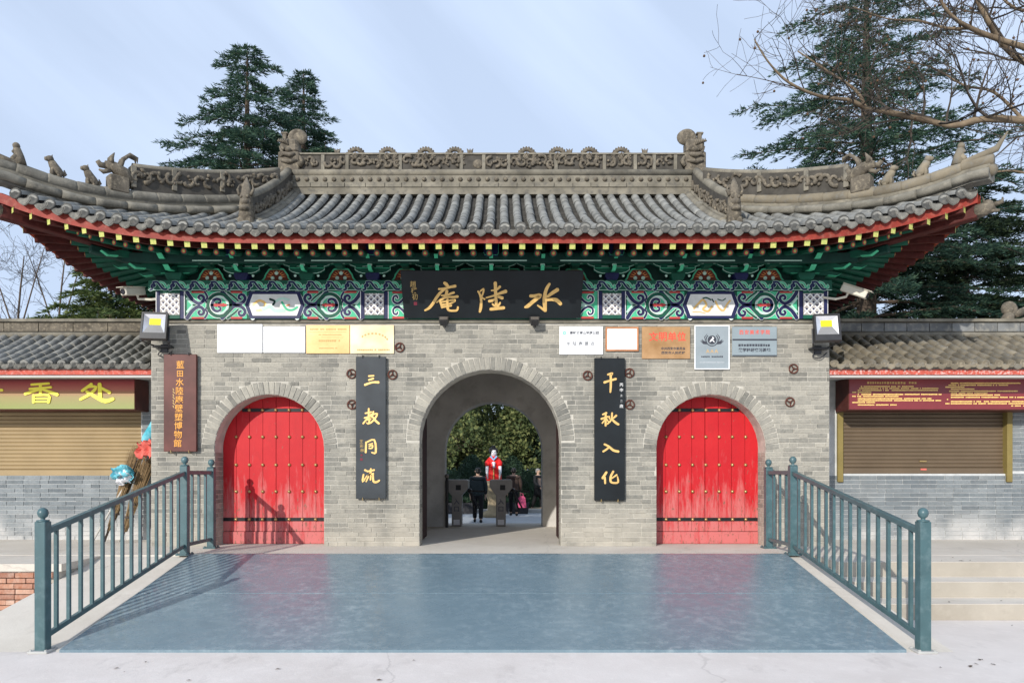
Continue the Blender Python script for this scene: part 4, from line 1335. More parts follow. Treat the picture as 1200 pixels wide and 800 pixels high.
# sloping ridges falling from the dragons to a seated beast
for s in (-1, 1):
    X = s * 3.43
    base = []
    for k in range(17):
        y = 2.0 - 1.98 * k / 16
        base.append(Vector((X, y, zs(y - YE0) + .03)))
    def fr(a, h, o):
        q = a / L * 16; i = min(15, int(q)); t = q - i
        p = base[i].lerp(base[i + 1], t)
        return Vector((p.x - s * (.06 + o), p.y, p.z + h + .1))
    L = sum((base[i + 1] - base[i]).length for i in range(16))
    hs = [.36 - .03 * k / 16 for k in range(17)]
    m = MB()
    n = 17
    v = [p + Vector((-.06, 0, -.1)) for p in base] + [p + Vector((.06, 0, -.1)) for p in base] + [p + Vector((.06, 0, h + .05)) for p, h in zip(base, hs)] + [p + Vector((-.06, 0, h + .05)) for p, h in zip(base, hs)]
    f = []
    for i in range(n - 1):
        for a, b in ((0, 1), (1, 2), (2, 3), (3, 0)): f.append((a * n + i, b * n + i, b * n + i + 1, a * n + i + 1))
    f += [(0, n, 2 * n, 3 * n), (n - 1, 4 * n - 1, 3 * n - 1, 2 * n - 1)]
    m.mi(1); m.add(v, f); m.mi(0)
    m.smooth = True
    m.tube([p + Vector((0, 0, h + .06)) for p, h in zip(base, hs)], .068, 8)
    for e in (-.13, .13): m.tube([p + Vector((e, 0, .02)) for p in base], .065, 8)
    for e in (-.10, .10): m.tube([p + Vector((e * .8, 0, .09)) for p in base], .035, 6)
    sl = m.build('sloping_ridge', ['ridge', 'carveback'], gate)
    m = MB(); m.smooth = True
    scrolls(m, fr, L, .22, 40 + s, rad=.024, dens=1.5)
    m.build('carved_panel', 'carve', sl)
    # seated beast with tall pointed crest at the lower end
    m = MB(); m.smooth = False
    z0 = zs(1.2) + .02
    m.cbox(X - .10, X + .10, -.13, .05, z0 - .02, z0 + .10, .02)
    m.smooth = True
    m.tube([(X, -.03, z0 + .02), (X, -.05, z0 + .16), (X, -.06, z0 + .30), (X, -.05, z0 + .42), (X + s * .005, -.03, z0 + .56), (X + s * .01, 0, z0 + .68)], [.10, .105, .095, .085, .055, .012], 8)
    m.ball((X, -.12, z0 + .30), (.07, .06, .05)); m.ball((X, -.14, z0 + .20), (.075, .07, .04)); m.ball((X - .045, -.13, z0 + .37), .025, 6, 4); m.ball((X + .045, -.13, z0 + .37), .025, 6, 4)
    m.tube([(X - .08, -.1, z0 + .4), (X - .11, -.08, z0 + .48), (X - .09, -.06, z0 + .56)], [.025, .02, .006], 5)
    m.tube([(X + .08, -.1, z0 + .4), (X + .11, -.08, z0 + .48), (X + .09, -.06, z0 + .56)], [.025, .02, .006], 5)
    for k in range(5): m.ball((X + r.uniform(-.07, .07), -.1, z0 + .12 + .06 * k), (.03, .03, .025), 6, 4)
    m.build('seated_ridge_beast', 'carve', gate)
    # two barrel ends and a pale mortar patch below it
    m = MB(); m.smooth = True
    for e in (-.13, .13): m.lathe([(.07, 0), (.072, .03), (.05, .035)], n=10, M=Matrix.Translation((X + e, .02, z0 + .02)) @ MX)
    m.build('ridge_end_tile', 'tile', gate)

# hip ridges: carved part behind, plain barrel part in front with small figures
for s in (-1, 1):
    def hp(t, h=0, o=0):
        """point on the hip at distance t from the corner"""
        z = zs(t) + ridgelift(XE - t) if t >= 0 else zs(t) + ridgelift(XE)
        fl = .16 * max(0, (.75 - t) / .9) ** 1.6
        return Vector((s * (XE - t + o * .707), YE0 + t - o * .707, z + fl + h))
    TT = [-.14 + 2.80 * k / 40 for k in range(41)]
    m = MB()
    P = [hp(t) for t in TT]; n = len(P)
    nv = Vector((s * .707, -.707, 0)); 
    def strip(w, h0, h1):
        a = [p - nv * w + Vector((0, 0, h0)) for p in P]; b = [p + nv * w + Vector((0, 0, h0)) for p in P]; c = [p + nv * w + Vector((0, 0, h1)) for p in P]; d = [p - nv * w + Vector((0, 0, h1)) for p in P]
        f = []
        for i in range(n - 1):
            for q, e in ((0, 1), (1, 2), (2, 3), (3, 0)): f.append((q * n + i, e * n + i, e * n + i + 1, q * n + i + 1))
        f += [(0, n, 2 * n, 3 * n), (n - 1, 4 * n - 1, 3 * n - 1, 2 * n - 1)]
        m.add(a + b + c + d, f)
    # hp's outward axis is along the hip, so build the cross axis separately
    nv = Vector((.707, s * .707, 0))
    m.mi(1); P_all = P; P = P_all[5:]; n = len(P); strip(.10, -.28, .03); P = P_all; n = len(P); strip(.095, -.06, .03); m.mi(0); strip(.05, .03, .18)
    m.smooth = True
    hr = m.build('hip_ridge', ['ridge', 'drip'], gate)
    for e in (-.125, .125):
        for k in range(0, 40, 4):
            mm = MB(); mm.smooth = True
            q_ = [P[i] + nv * e + Vector((0, 0, .015)) for i in range(k, min(k + 5, 41))]
            mm.tube(q_, [.060, .058, .057, .056, .053][:len(q_)], 8); mm.build('hip_side_tile', 'hiptile', hr)
    # plain barrels along the front part, one tile each
    tt = -.16
    k = 0
    while tt < 2.55:
        e = min(tt + .24, 2.62)
        mm = MB(); mm.smooth = True
        thin = max(0, (.05 - tt) / .25)
        rr = .082 if tt > -.0 else .072
        mm.tube([hp(tt, .195), hp(tt + .02, .195), hp(e - .015, .192), hp(e + .01, .192)], [rr - .006, rr, rr, rr - .008], 10)
        mm.build('hip_tile', 'ochre' if s > 0 else 'hiptile', hr)
        tt = e; k += 1
    # upturned tip
    m = MB(); m.smooth = True
    tip = hp(-.14, .19)
    m.tube([hp(.25, .23), hp(.05, .25), tip + Vector((s * .04, -.04, .13)), tip + Vector((s * .12, -.12, .30))], [.04, .05, .042, .010], 8)
    m.ball(tip + Vector((0, 0, -.12)), (.075, .075, .075))
    m.build('upturned_tip', 'ochre' if s > 0 else 'carve', hr)
    # carved run
    A, B = 1.06, 2.62
    def fh(a, h, o):
        p = hp(A + a / 1.414, .31 + h)
        return p - Vector((.707 * s * 0, 0, 0)) + Vector((-.707 * s * 0, 0, 0)) + Vector((s * -.0, -.06 - o, 0))
    m = MB()
    P = [hp(A + (B - A) * k / 20, 0) for k in range(21)]; n = len(P)
    m.mi(1); strip(.045, .2, .60); m.mi(0)
    m.smooth = True
    m.tube([p + Vector((0, 0, .60)) for p in P], .05, 8)
    m.smooth = False
    cr = m.build('carved_hip_wall', ['ridge', 'carveback'], hr)
    m = MB(); m.smooth = True
    scrolls(m, fh, (B - A) * 1.414, .26, 60 + s, rad=.028, dens=1.25)
    m.build('carved_panel', 'carve', hr)
    for t in (1.06, 1.45, 1.95):
        m = MB(); m.cbox(-.035, .035, -.07, .07, 0, .3, .006, Matrix.Translation(hp(t, .3)) @ Matrix.Rotation(s * pi / 4 + pi / 2, 4, 'Z')); m.build('ridge_post', 'ridge', hr)
    # horned beast closing the carved run
    c = hp(.94, .31)
    m = MB(); m.smooth = False
    m.cbox(-.11, .15, -.09, .09, -.11, .12, .02, Matrix.Translation(c) @ Matrix.Rotation(-s * pi / 4 if s > 0 else pi + pi / 4, 4, 'Z'))
    m.smooth = True
    D = Vector((s * .707, -.707, 0)); U = Vector((0, 0, 1))
    def q(a, b, o=0): return c + (D * a + U * b + Vector((.707, s * .707, 0)) * o) * .92
    m.tube([q(-.15, .10), q(-.05, .2), q(.08, .26), q(.2, .27)], [.09, .10, .08, .05], 8)
    m.tube([q(.16, .25), q(.26, .24), q(.30, .29)], [.04, .04, .03], 6)
    m.tube([q(.13, .2), q(.22, .15), q(.28, .17)], [.035, .03, .012], 6)
    for o in (-.04, .04):
        m.tube([q(.0, .28, o), q(-.04, .40, o), q(-.14, .50, o), q(-.24, .47, o), q(-.24, .40, o)], [.035, .03, .026, .02, .006], 6)
        m.tube([q(.12, .30, o), q(.12, .38, o), q(.08, .46, o)], [.035, .03, .006], 6)
    for k in range(4): m.tube([q(-.1 - .03 * k, .12 + .05 * k), q(-.2 - .02 * k, .2 + .05 * k), q(-.22, .27 + .05 * k)], [.03, .025, .006], 5)
    m.build('horned_ridge_beast', 'carve', gate)
    # three small seated animals
    for t, kind in ((.67, 0), (.375, 1), (.09, 2)):
        c = hp(t, .275)
        def q(a, b, o=0): return c + (D * a + U * b + Vector((.707, s * .707, 0)) * o) * .74
        m = MB(); m.smooth = True
        if kind == 2:
            m.tube([q(-.05, -.02), q(-.03, .12), q(.0, .24)], [.075, .06, .045], 7)
            m.ball(q(.005, .28), .045); m.tube([q(.0, .1), q(.07, .04)], [.05, .03], 6); m.tube([q(.02, .2), q(.06, .16)], [.03, .02], 6)
        else:
            m.tube([q(-.12, .02), q(-.06, .08), q(.0, .17), q(.03, .23)], [.055, .065, .055, .045], 7)
            m.ball(q(.05, .265), (.05, .05, .042)); m.tube([q(.08, .26), q(.13, .25 if kind else .255)], [.034, .022], 6)
            for o in (-.03, .03):
                m.tube([q(.0, .15, o), q(.02, .07, o), q(.01, -.03, o)], [.025, .022, .024], 5)
                m.tube([q(-.1, .06, o), q(-.08, -.03, o)], [.04, .03], 5)
                m.tube([q(.03, .29, o), q(.02, .34, o)], [.015, .004], 4)
            m.tube([q(-.15, .02), q(-.19, .06), q(-.17, .13)], [.02, .022, .008], 5)
        m.build('seated_ridge_beast', 'ochre' if s > 0 else 'carve', gate)
# ------------------------------------------------------------------ boards, plaques, lamps and cameras on the gate
def strokes(sts, org): return [[(x - org[0], y - org[1], w) for x, y, w in st] for st in sts]
AN = [[(520, 120, 55), (560, 150, 70), (600, 190, 45)], [(400, 245, 40), (520, 235, 45), (640, 205, 50), (745, 185, 60)], [(530, 245, 45), (430, 320, 55), (350, 420, 60), (270, 540, 60), (190, 630, 55), (100, 680, 35)],
      [(450, 375, 30), (560, 370, 35), (640, 340, 45), (715, 315, 45)], [(570, 280, 60), (550, 360, 60), (510, 420, 50), (440, 460, 45), (350, 515, 30)], [(480, 430, 45), (600, 405, 40), (700, 405, 45), (790, 395, 55)],
      [(420, 500, 40), (445, 560, 45), (460, 625, 40)], [(440, 510, 35), (560, 490, 35), (640, 470, 35), (735, 470, 45), (690, 510, 40), (620, 540, 40)], [(470, 560, 35), (600, 540, 30)], [(460, 610, 45), (560, 595, 45), (655, 580, 40)],
      [(580, 450, 45), (570, 560, 50), (580, 640, 55), (610, 680, 45), (760, 680, 45), (790, 610, 40)]]
LU = [[(145, 290, 35), (180, 350, 40), (205, 450, 50), (205, 560, 55), (195, 640, 60), (175, 710, 45)], [(190, 290, 30), (260, 240, 35), (250, 320, 35), (215, 400, 35)], [(220, 415, 35), (280, 450, 35)],
      [(500, 120, 70), (505, 200, 65), (505, 300, 65), (510, 400, 55), (520, 500, 60), (515, 620, 60)], [(420, 275, 30), (520, 260, 40), (600, 195, 50)], [(310, 420, 30), (450, 385, 40), (600, 330, 55), (720, 290, 75)],
      [(370, 490, 55), (430, 480, 55), (480, 455, 40)], [(560, 400, 50), (650, 425, 65)], [(440, 545, 35), (480, 580, 40), (560, 580, 45), (600, 520, 40)], [(400, 655, 60), (520, 640, 65), (680, 625, 65)]]
SHUI = [[(245, 385, 60), (350, 385, 70), (450, 375, 85), (380, 440, 75), (280, 520, 75), (200, 590, 75), (140, 615, 45)], [(640, 140, 50), (590, 220, 65), (555, 320, 70), (545, 430, 85), (550, 560, 85), (565, 690, 60)],
        [(560, 690, 50), (480, 630, 45), (400, 575, 30)], [(810, 255, 75), (700, 325, 70), (600, 400, 50)], [(560, 470, 55), (680, 455, 60), (790, 470, 80), (880, 550, 70)]]
SAN = [[(180, 112, 20), (240, 108, 18)], [(180, 158, 20), (235, 140, 22)], [(135, 215, 25), (220, 185, 22), (295, 185, 28)]]
JIAO = [[(180, 490, 20), (180, 600, 22)], [(140, 545, 18), (210, 530, 18)], [(130, 600, 18), (215, 575, 18)], [(210, 555, 18), (160, 610, 20), (115, 665, 20)], [(150, 625, 18), (205, 610, 20)], [(190, 605, 20), (182, 665, 22), (155, 655, 14)],
        [(235, 525, 20), (215, 590, 20)], [(225, 560, 18), (280, 550, 22), (250, 610, 22), (200, 660, 18)], [(215, 570, 18), (260, 630, 25), (300, 665, 25)]]
TONG = [[(150, 180, 22), (145, 300, 24)], [(150, 185, 18), (245, 155, 22), (262, 300, 25), (215, 300, 16)], [(182, 207, 14), (225, 195, 14)], [(185, 230, 16), (225, 215, 18), (218, 250, 18), (182, 252, 15)]]
LIU = [[(135, 505, 25), (165, 520, 20)], [(120, 555, 20), (110, 640, 24), (160, 570, 12)], [(165, 522, 20), (245, 505, 22)], [(205, 490, 20), (200, 545, 22), (172, 560, 16), (235, 545, 20)], [(178, 580, 18), (150, 640, 16)], [(205, 570, 18), (200, 620, 18)], [(230, 560, 22), (235, 635, 25), (270, 645, 25), (305, 625, 20)]]
QIAN = [[(165, 95, 22), (220, 80, 25), (190, 115, 16)], [(125, 185, 30), (190, 165, 22), (260, 145, 28)], [(200, 105, 25), (200, 220, 26), (195, 300, 20)]]
QIU = [[(150, 540, 25), (105, 560, 18)], [(90, 610, 24), (165, 585, 22)], [(140, 555, 22), (140, 690, 24)], [(140, 610, 20), (100, 660, 16)], [(150, 610, 18), (170, 640, 15)], [(180, 580, 18), (185, 610, 16)], [(265, 570, 25), (225, 605, 18)], [(215, 540, 20), (205, 620, 22), (160, 670, 16)], [(210, 610, 20), (250, 650, 28), (290, 675, 26)]]
RU = [[(125, 205, 22), (175, 230, 25), (230, 275, 28), (290, 290, 28)], [(185, 235, 22), (150, 265, 22), (110, 290, 22)]]
HUA = [[(150, 530, 26), (105, 600, 30)], [(130, 590, 25), (135, 660, 22)], [(230, 520, 24), (200, 580, 26), (200, 640, 26), (240, 655, 22), (285, 645, 24), (278, 580, 14)], [(270, 560, 20), (215, 600, 16)]]
XIANG = [[(280, 80, 20), (435, 70, 20)], [(360, 75, 25), (360, 165, 25)], [(265, 118, 20), (455, 103, 20)], [(340, 125, 22), (225, 162, 25)], [(380, 122, 22), (510, 168, 30)], [(300, 172, 24), (300, 236, 24)], [(300, 176, 18), (432, 172, 22), (430, 236, 26)], [(310, 202, 14), (425, 202, 14)], [(300, 230, 16), (430, 230, 16)]]
CHU = [[(810, 75, 26), (725, 135, 24)], [(775, 100, 20), (850, 100, 24), (800, 160, 26), (710, 210, 22)], [(765, 140, 24), (850, 190, 32), (930, 225, 36), (1000, 205, 28)], [(880, 75, 34), (885, 195, 34)], [(895, 110, 22), (970, 150, 28)]]
PART = [[(-190, 95, 26), (-60, 125, 26), (25, 128, 22)], [(-100, 70, 24), (-100, 220, 26)]]

# name board, leaning out at the top
nb = thing('name_board', (.03, -.09, 3.195), 'long black name board with three gold brush characters hung over the middle arch', 'sign board')
T = Matrix.Rotation(radians(21), 4, 'X')
m = MB()
bw0, bw1 = 1.235, 1.255
v = [T @ Vector(p) for p in ((-bw0, 0, 0), (bw0, 0, 0), (bw1, 0, .645), (-bw1, 0, .645), (-bw0, .05, 0), (bw0, .05, 0), (bw1, .05, .645), (-bw1, .05, .645))]
m.add(v, [(0, 1, 2, 3), (5, 4, 7, 6), (0, 4, 5, 1), (1, 5, 6, 2), (2, 6, 7, 3), (3, 7, 4, 0)])
m.build('panel', 'board', nb)
SC = 1 / (17.78 * 84)
for sts, opx in ((AN, 490), (LU, 550), (SHUI, 605)):
    m = MB(); ox = (opx - 574.5) / 84.0
    brush(m, sts, SC, ox, .565, 0, .010, T, 1.0); m.build('character', 'gold', nb)
for k, ch in enumerate('趙樸初'):
    text(ch, .085, 'goldtext', (-1.09 + .010 * k, -.002, .46 - .085 * k), nb, 'small_character', .003, .001, 1, T)
m = MB(); m.box(-1.09, -1.045, -.004, 0, .18, .225, T); m.build('seal', 'sealred', nb)
for s in (-.9, .9):
    m = MB(); m.tube([T @ Vector((s, .05, .60)), Vector((s, .10, .68))], .012, 6); m.build('hanger', 'black', nb)

# couplet boards and the museum board
def hboard(name, px0, px1, py0, py1, mat_, label, cat, y=-.03, th=.035, group=None):
    x0, x1, z0, z1 = wallx(px0), wallx(px1), wallz(py1), wallz(py0)
    b = thing(name, ((x0 + x1) / 2, y, z0), label, cat, group)
    w = (x1 - x0) / 2; h = z1 - z0
    m = MB(); m.cbox(-w, w, -th, 0, 0, h, .005); m.build('panel', mat_, b)
    for sx in (-.55, .55):
        for zz, dz in ((h, .03), (0, -.03)):
            m = MB(); m.tube([(w * sx, .03, zz + dz * .6), (w * sx, -th - .008, zz + dz * .5), (w * sx, -th - .008, zz - dz * .6)], .006, 5); m.build('peg', 'brass' if dz < 0 else 'black', b)
    return b, w, h
def couplet(b, w, h, py0, chars, S2=1 / (10 * 83)):
    for sts, org in chars:
        m = MB()
        # org = (px, py) of the zoomed tile's corner
        ox = wallx(org[0]) - b.location.x; oz = wallz(org[1]) - b.location.z
        brush(m, sts, S2, ox, oz, -.0352, .005, None, 1.0); m.build('character', 'gold', b)
c1, w, h = hboard('couplet_board', 418, 453, 418.5, 584, 'board2', 'black couplet board with four gold characters left of the middle arch', 'sign board', group='pair of couplet boards beside the middle arch')
couplet(c1, w, h, 0, ((SAN, (415, 430)), (JIAO, (415, 430)), (TONG, (415, 500)), (LIU, (415, 500))))
for k in range(3): text('王彩林'[k], .055, 'ytext' if 0 else 'goldtext', (-.135 + .006 * k, -.036, .80 - .062 * k), c1, 'small_character', .002)
m = MB(); m.box(-.15, -.115, -.038, -.035, .535, .57); m.box(-.145, -.118, -.038, -.035, .60, .625); m.build('seal', 'sealred', c1)
c2, w, h = hboard('couplet_board', 696, 731.5, 420, 586, 'board', 'black couplet board with four gold characters right of the middle arch', 'sign board', group='pair of couplet boards beside the middle arch')
couplet(c2, w, h, 0, ((QIAN, (695, 430)), (QIU, (695, 430)), (RU, (695, 500)), (HUA, (695, 500))))
for k in range(5): text('丙申之二歲'[k], .055 if k not in (2, 3) else .035, 'linew', (.165, -.036, 1.62 - .075 * k), c2, 'small_character', .002)
c3, w, h = hboard('museum_board', 194.5, 232.5, 416, 529, 'maroon', 'tall maroon board with one column of orange characters left of the left door', 'sign board', th=.05)
for k, ch in enumerate('藍田水陸庵壁塑博物館'):
    text(ch, .118 if k != 1 else .10, 'orangetext', (-.012 + .022 * (4.5 - k) * .18, -.0515, h - .155 - .122 * k), c3, 'character', .0025, .0006)
for k in range(7):
    m = MB(); m.ribbon([(-.098, h - .48 - k * .04), (-.086 + .012 * (k % 2), h - .505 - k * .04)], .012, -.0505, .001); m.build('small_character', 'goldtext', c3)

# plaques
def plaque(px0, px1, py0, py1, mat_, label, frame=None, fw=.02, y=-.012, th=.014):
    x0, x1, z0, z1 = wallx(px0), wallx(px1), wallz(py1), wallz(py0)
    b = thing('wall_plaque', ((x0 + x1) / 2, y, z0), label, 'plaque')
    w = (x1 - x0) / 2; h = z1 - z0
    m = MB(); m.cbox(-w, w, -th, 0, 0, h, .004); m.build('plate', mat_, b)
    if frame:
        m = MB()
        m.cbox(-w - .001, w + .001, -th - .008, .001, -.001, fw, .003); m.cbox(-w - .001, w + .001, -th - .008, .001, h - fw, h + .001, .003)
        m.cbox(-w - .001, -w + fw, -th - .0075, .001, fw, h - fw, .003); m.cbox(w - fw, w + .001, -th - .0075, .001, fw, h - fw, .003)
        m.build('frame', frame, b)
    return b, w, h, -th - .0005
r = random.Random(21)
def printed(b, mat_, rows, y, name='lettering'):
    m = MB()
    for x0, x1, z, hh in rows: dashes(m, x0, x1, z, hh, y, r)
    m.build(name, mat_, b)
p, w, h, y = plaque(255, 308, 380, 413.5, 'wplate', 'white plaque with a pale blue foot, leftmost of the row above the left door')
printed(p, 'fainttext', [(-w * .62, w * .75, h * .62, .03), (-w * .5, w * .55, h * .44, .016)], y)
m = MB(); m.prism([(-w + .01, .012), (w - .01, .012), (w - .01, .1), (w * .3, .13), (-w * .3, .10), (-w + .01, .05)], y - .001, y + .0003); m.build('printed_wash', mat('pale_blue_print', (.62, .76, .82), .35, .1, 4, bmp=0), p)
p, w, h, y = plaque(309, 358, 382.5, 413.5, 'wplate', 'blank white plaque between the blue-footed one and the gold one')
p, w, h, y = plaque(359, 410, 381, 414.5, 'goldplate', 'gold plaque with dark rows of lettering, third in the left row')
printed(p, 'goldtext', [(-w * .82, w * .85, h * .85, .022), (-w * .42, w * .65, h * .66, .012), (-w * .5, w * .55, h * .45, .028), (-w * .4, w * .45, h * .19, .016)], y)
m = MB(); m.box(-w * .85, w * .85, y - .001, y, h * .745, h * .755); m.box(-w * .3, w * .5, y - .001, y, h * .57, h * .575); m.build('rule', 'goldtext', p)
p, w, h, y = plaque(410.5, 462, 381, 414.5, 'creamplate', 'cream gold plaque with an arched line of letters, rightmost in the left row')
m = MB()
for k in range(9):
    a = 2.4 - 2.0 * k / 8
    m.box(-.013, .013, y - .001, y, -.011, .011, Matrix.Translation((.02 + .21 * cos(a), 0, h * .38 + .13 * sin(a))) @ Matrix.Rotation(-(a - pi / 2), 4, 'Y'))
m.build('lettering', 'goldtext', p)
printed(p, 'goldtext', [(-w * .75, w * .8, h * .13, .024)], y)
p, w, h, y = plaque(655.5, 706.5, 382.5, 415.5, 'wplate', 'white plaque with two lines of grey characters and a small green mark')
text('秦岭终南山地质公园', .046, 'inktext', (.045, y, h * .76), p, 'lettering', .001, .001)
text('水陆庵景点', .062, 'inktext', (-.01, y, h * .37), p, 'lettering', .001, .0005, 1, None, 1.75)
m = MB(); m.ribbon(spiral(-w * .77, h * .76, .017, .017, 0, 5.6, 12), .012, y, .001); m.build('green_mark', mat('green_print', (.05, .55, .4), .4, .05, 8, bmp=0), p)
m = MB(); m.box(-w * .55, w * .85, y - .001, y, h * .635, h * .642); m.build('rule', 'greytext', p)
printed(p, 'fainttext', [(-w * .8, w * .8, h * .17, .014)], y)
p, w, h, y = plaque(709.5, 748, 383.5, 411.5, 'wplate', 'white certificate plate in an orange wooden frame', 'orangeframe', .022)
m = MB(); m.box(-w * .75, w * .7, y - .001, y, h * .83, h * .845); m.build('rule', mat('pale_green_print', (.35, .6, .45), .4, .05, 8, bmp=0), p)
p, w, h, y = plaque(752, 808.5, 383, 420.5, 'bronze', 'bronze plaque with large red characters')
text('文明单位', .135, 'redtext', (.02, y, h * .67), p, 'lettering', .001, .003, .95, None, 1.06)
text('中共西安市委员会', .043, 'inktext', (.10, y, h * .31), p, 'lettering', .001, .001); text('西安市人民政府', .043, 'inktext', (.10, y, h * .18), p, 'lettering', .001, .001, 1.12)
p, w, h, y = plaque(813.5, 854.5, 381.5, 433, 'silver', 'upright silver plaque with a round winged emblem', 'wplate', .014)
m = MB()
ce = h * .67
m.mi(0); m.lathe([(.062, 0), (.062, .002)], n=20, M=Matrix.Translation((0, y, ce)) @ MX)
m.ribbon(spiral(0, ce, .085, .085, pi * .75, pi * 2.25, 16), .012, y, .0015)
for s in (-1, 1):
    for k in range(3): m.ribbon([(s * .075, ce - .055 + .012 * k), (s * .12, ce - .05 + .014 * k), (s * (.165 - .012 * k), ce - .015 + .012 * k)], [.014, .016, .004], y - .0002 * k, .0015)
    m.ribbon(smooth_pts([(s * .07, ce + .085), (s * .105, ce + .04), (s * .095, ce - .01)]), [.003] + [.012] * 4 + [.012, .012, .012, .006][:4], y - .001, .0015) if False else m.ribbon([(s * .07, ce + .085), (s * .105, ce + .04), (s * .095, ce - .01)], [.004, .012, .006], y - .001, .0015)
m.mi(1); m.ribbon([(-.03, ce - .025), (-.005, ce + .0), (.02, ce + .03), (.0, ce + .045)], [.012, .026, .02, .006], y - .0022, .0015); m.ribbon([(.005, ce), (.03, ce - .03)], .012, y - .0026, .0015)
m.build('emblem', ['inktext', 'wplate'], p)
text('AAA', .07, 'goldplate', (0, y, h * .41), p, 'lettering', .001, .001, 1, None, 1.4)
printed(p, 'inktext', [(-w * .62, w * .62, h * .29, .022)], y); printed(p, 'fainttext', [(-w * .7, w * .7, h * .16, .008)], y)
p, w, h, y = plaque(857.5, 910, 383, 417.5, 'greyplate', 'grey plaque with slanting red characters over a black rule, rightmost of the right row')
text('西安美术学院', .07, 'redtext', (.0, y, h * .80), p, 'lettering', .001, .001, .9, None, 1.35)
m = MB(); m.box(-w + .005, w - .005, y - .0015, y, h * .53, h * .585); m.box(-w + .005, w - .005, y - .0015, y, .004, .016); m.build('rule', 'inktext', p)
text('教学科研实习基地', .055, 'inktext', (.0, y, h * .20), p, 'lettering', .001, .002, 1, None, 1.05)
printed(p, 'inktext', [(-w * .72, w * .75, h * .37, .036)], y)

# floodlights
def floodlight(px, py, label, yaw):
    f = thing('floodlight', (wallx(px), -.0, wallz(py) - .24), label, 'floodlight', 'floodlights at the ends of the gate')
    M = Matrix.Translation((0, -.30, .24)) @ Matrix.Rotation(yaw, 4, 'Z') @ Matrix.Rotation(radians(-14), 4, 'X')
    a, b = .17, .165
    m = MB()
    m.cbox(-a, a, 0, .05, -b - .06, b, .008, M)
    for x0, x1, z0, z1 in ((-a, a, b - .025, b), (-a, a, -b - .06, -b + .025), (-a, -a + .025, -b + .025, b - .025), (a - .025, a, -b + .025, b - .025)):
        m.box(x0, x1, -.045, 0, z0, z1, M)
    for k in range(9): m.box(-a + .03 + k * .035, -a + .04 + k * .035, .05, .09, -b, b - .02, M)
    m.build('housing', 'dark', f)
    m = MB()
    i, o = .075, .142
    i2 = .055
    V = [M @ Vector(p) for p in ((-o, -.035, -o + .005), (o, -.035, -o + .005), (o, -.035, o - .005), (-o, -.035, o - .005), (-i, -.003, -.01), (i, -.003, -.01), (i, -.003, .085), (-i, -.003, .085))]
    m.add(V, [(0, 1, 5, 4), (1, 2, 6, 5), (2, 3, 7, 6), (3, 0, 4, 7)])
    m.build('reflector', 'reflector', f)
    m = MB(); m.box(-i + .002, i - .002, -.006, -.002, -.008, .083, M); m.build('led_panel', 'led', f)
    m = MB()
    for s in (-1, 1): m.tube([M @ Vector((s * (a + .012), .03, -.02)), M @ Vector((s * (a + .012), .05, -.22)), Vector((s * .1, -.10, -.02))], .012, 5)
    m.cbox(-.13, .13, -.12, .0, -.04, -.015, .004)
    m.cbox(-.05, .05, -.03, .01, -.10, .02, .004)
    m.build('bracket', 'dark', f)
    m = MB(); m.tube(smooth_pts([(.0, -.02, -.04), (-.08, -.04, -.13), (.02, -.05, -.16), (.12, -.03, -.08)]), .008, 5); m.build('cable', 'pot', f)
    return f
floodlight(193, 385, 'black floodlight with yellow panel at the left end of the gate wall', .12)
floodlight(958, 387, 'black floodlight with yellow panel at the right end of the gate wall', -.12)
# small lamps under the name board
for px, lab in ((521, 'small black spotlight under the left part of the name board'), (626, 'small black spotlight under the right part of the name board')):
    f = thing('spotlight', (wallx(px), -.05, 3.06), lab, 'spotlight', 'small spotlights under the name board')
    M = Matrix.Translation((0, -.1, .08)) @ Matrix.Rotation(radians(-35), 4, 'X')
    m = MB(); m.prism([(-.075, .045), (.075, .045), (.05, -.045), (-.05, -.045)], -.05, .04, M); m.build('housing', 'dark', f)
    m = MB(); m.box(-.055, .055, -.054, -.05, -.02, .035, M); m.build('lens', 'steel', f)
    m = MB(); m.cbox(-.02, .02, -.08, .05, .02, .05, .004); m.build('bracket', 'dark', f)
# cameras at the two ends of the painted beam
def cctv(s, loc, label, fwd):
    f = thing('security_camera', loc, label, 'camera', 'security cameras at the ends of the painted beam')
    d = Vector(fwd).normalized(); M = Matrix.Translation((0, 0, 0)) @ d.to_track_quat('-Y', 'Z').to_matrix().to_4x4()
    m = MB(); m.cbox(-.055, .055, -.2, .16, -.05, .055, .012, M); m.cbox(-.062, .062, -.25, .16, .056, .066, .004, M); m.build('housing', 'cctv', f)
    m = MB(); m.lathe([(.04, 0), (.035, .01), (.03, .002)], n=12, M=M @ Matrix.Translation((0, -.2, 0)) @ MX); m.build('lens', 'lens', f)
    m = MB(); m.tube([M @ Vector((0, .05, -.05)), M @ Vector((0, .05, -.1)), (-s * .22, .05, -.10), (-s * .42, .1, -.06)], .018, 6); m.build('arm', 'cctv', f)
cctv(-1, (-4.97, -.12, 3.56), 'cream security camera on an arm at the left end of the painted beam, facing forward', (-.35, -1, -.25))
cctv(1, (5.05, -.16, 3.56), 'cream security camera on an arm at the right end of the painted beam, pointing right', (.8, -.6, -.5))
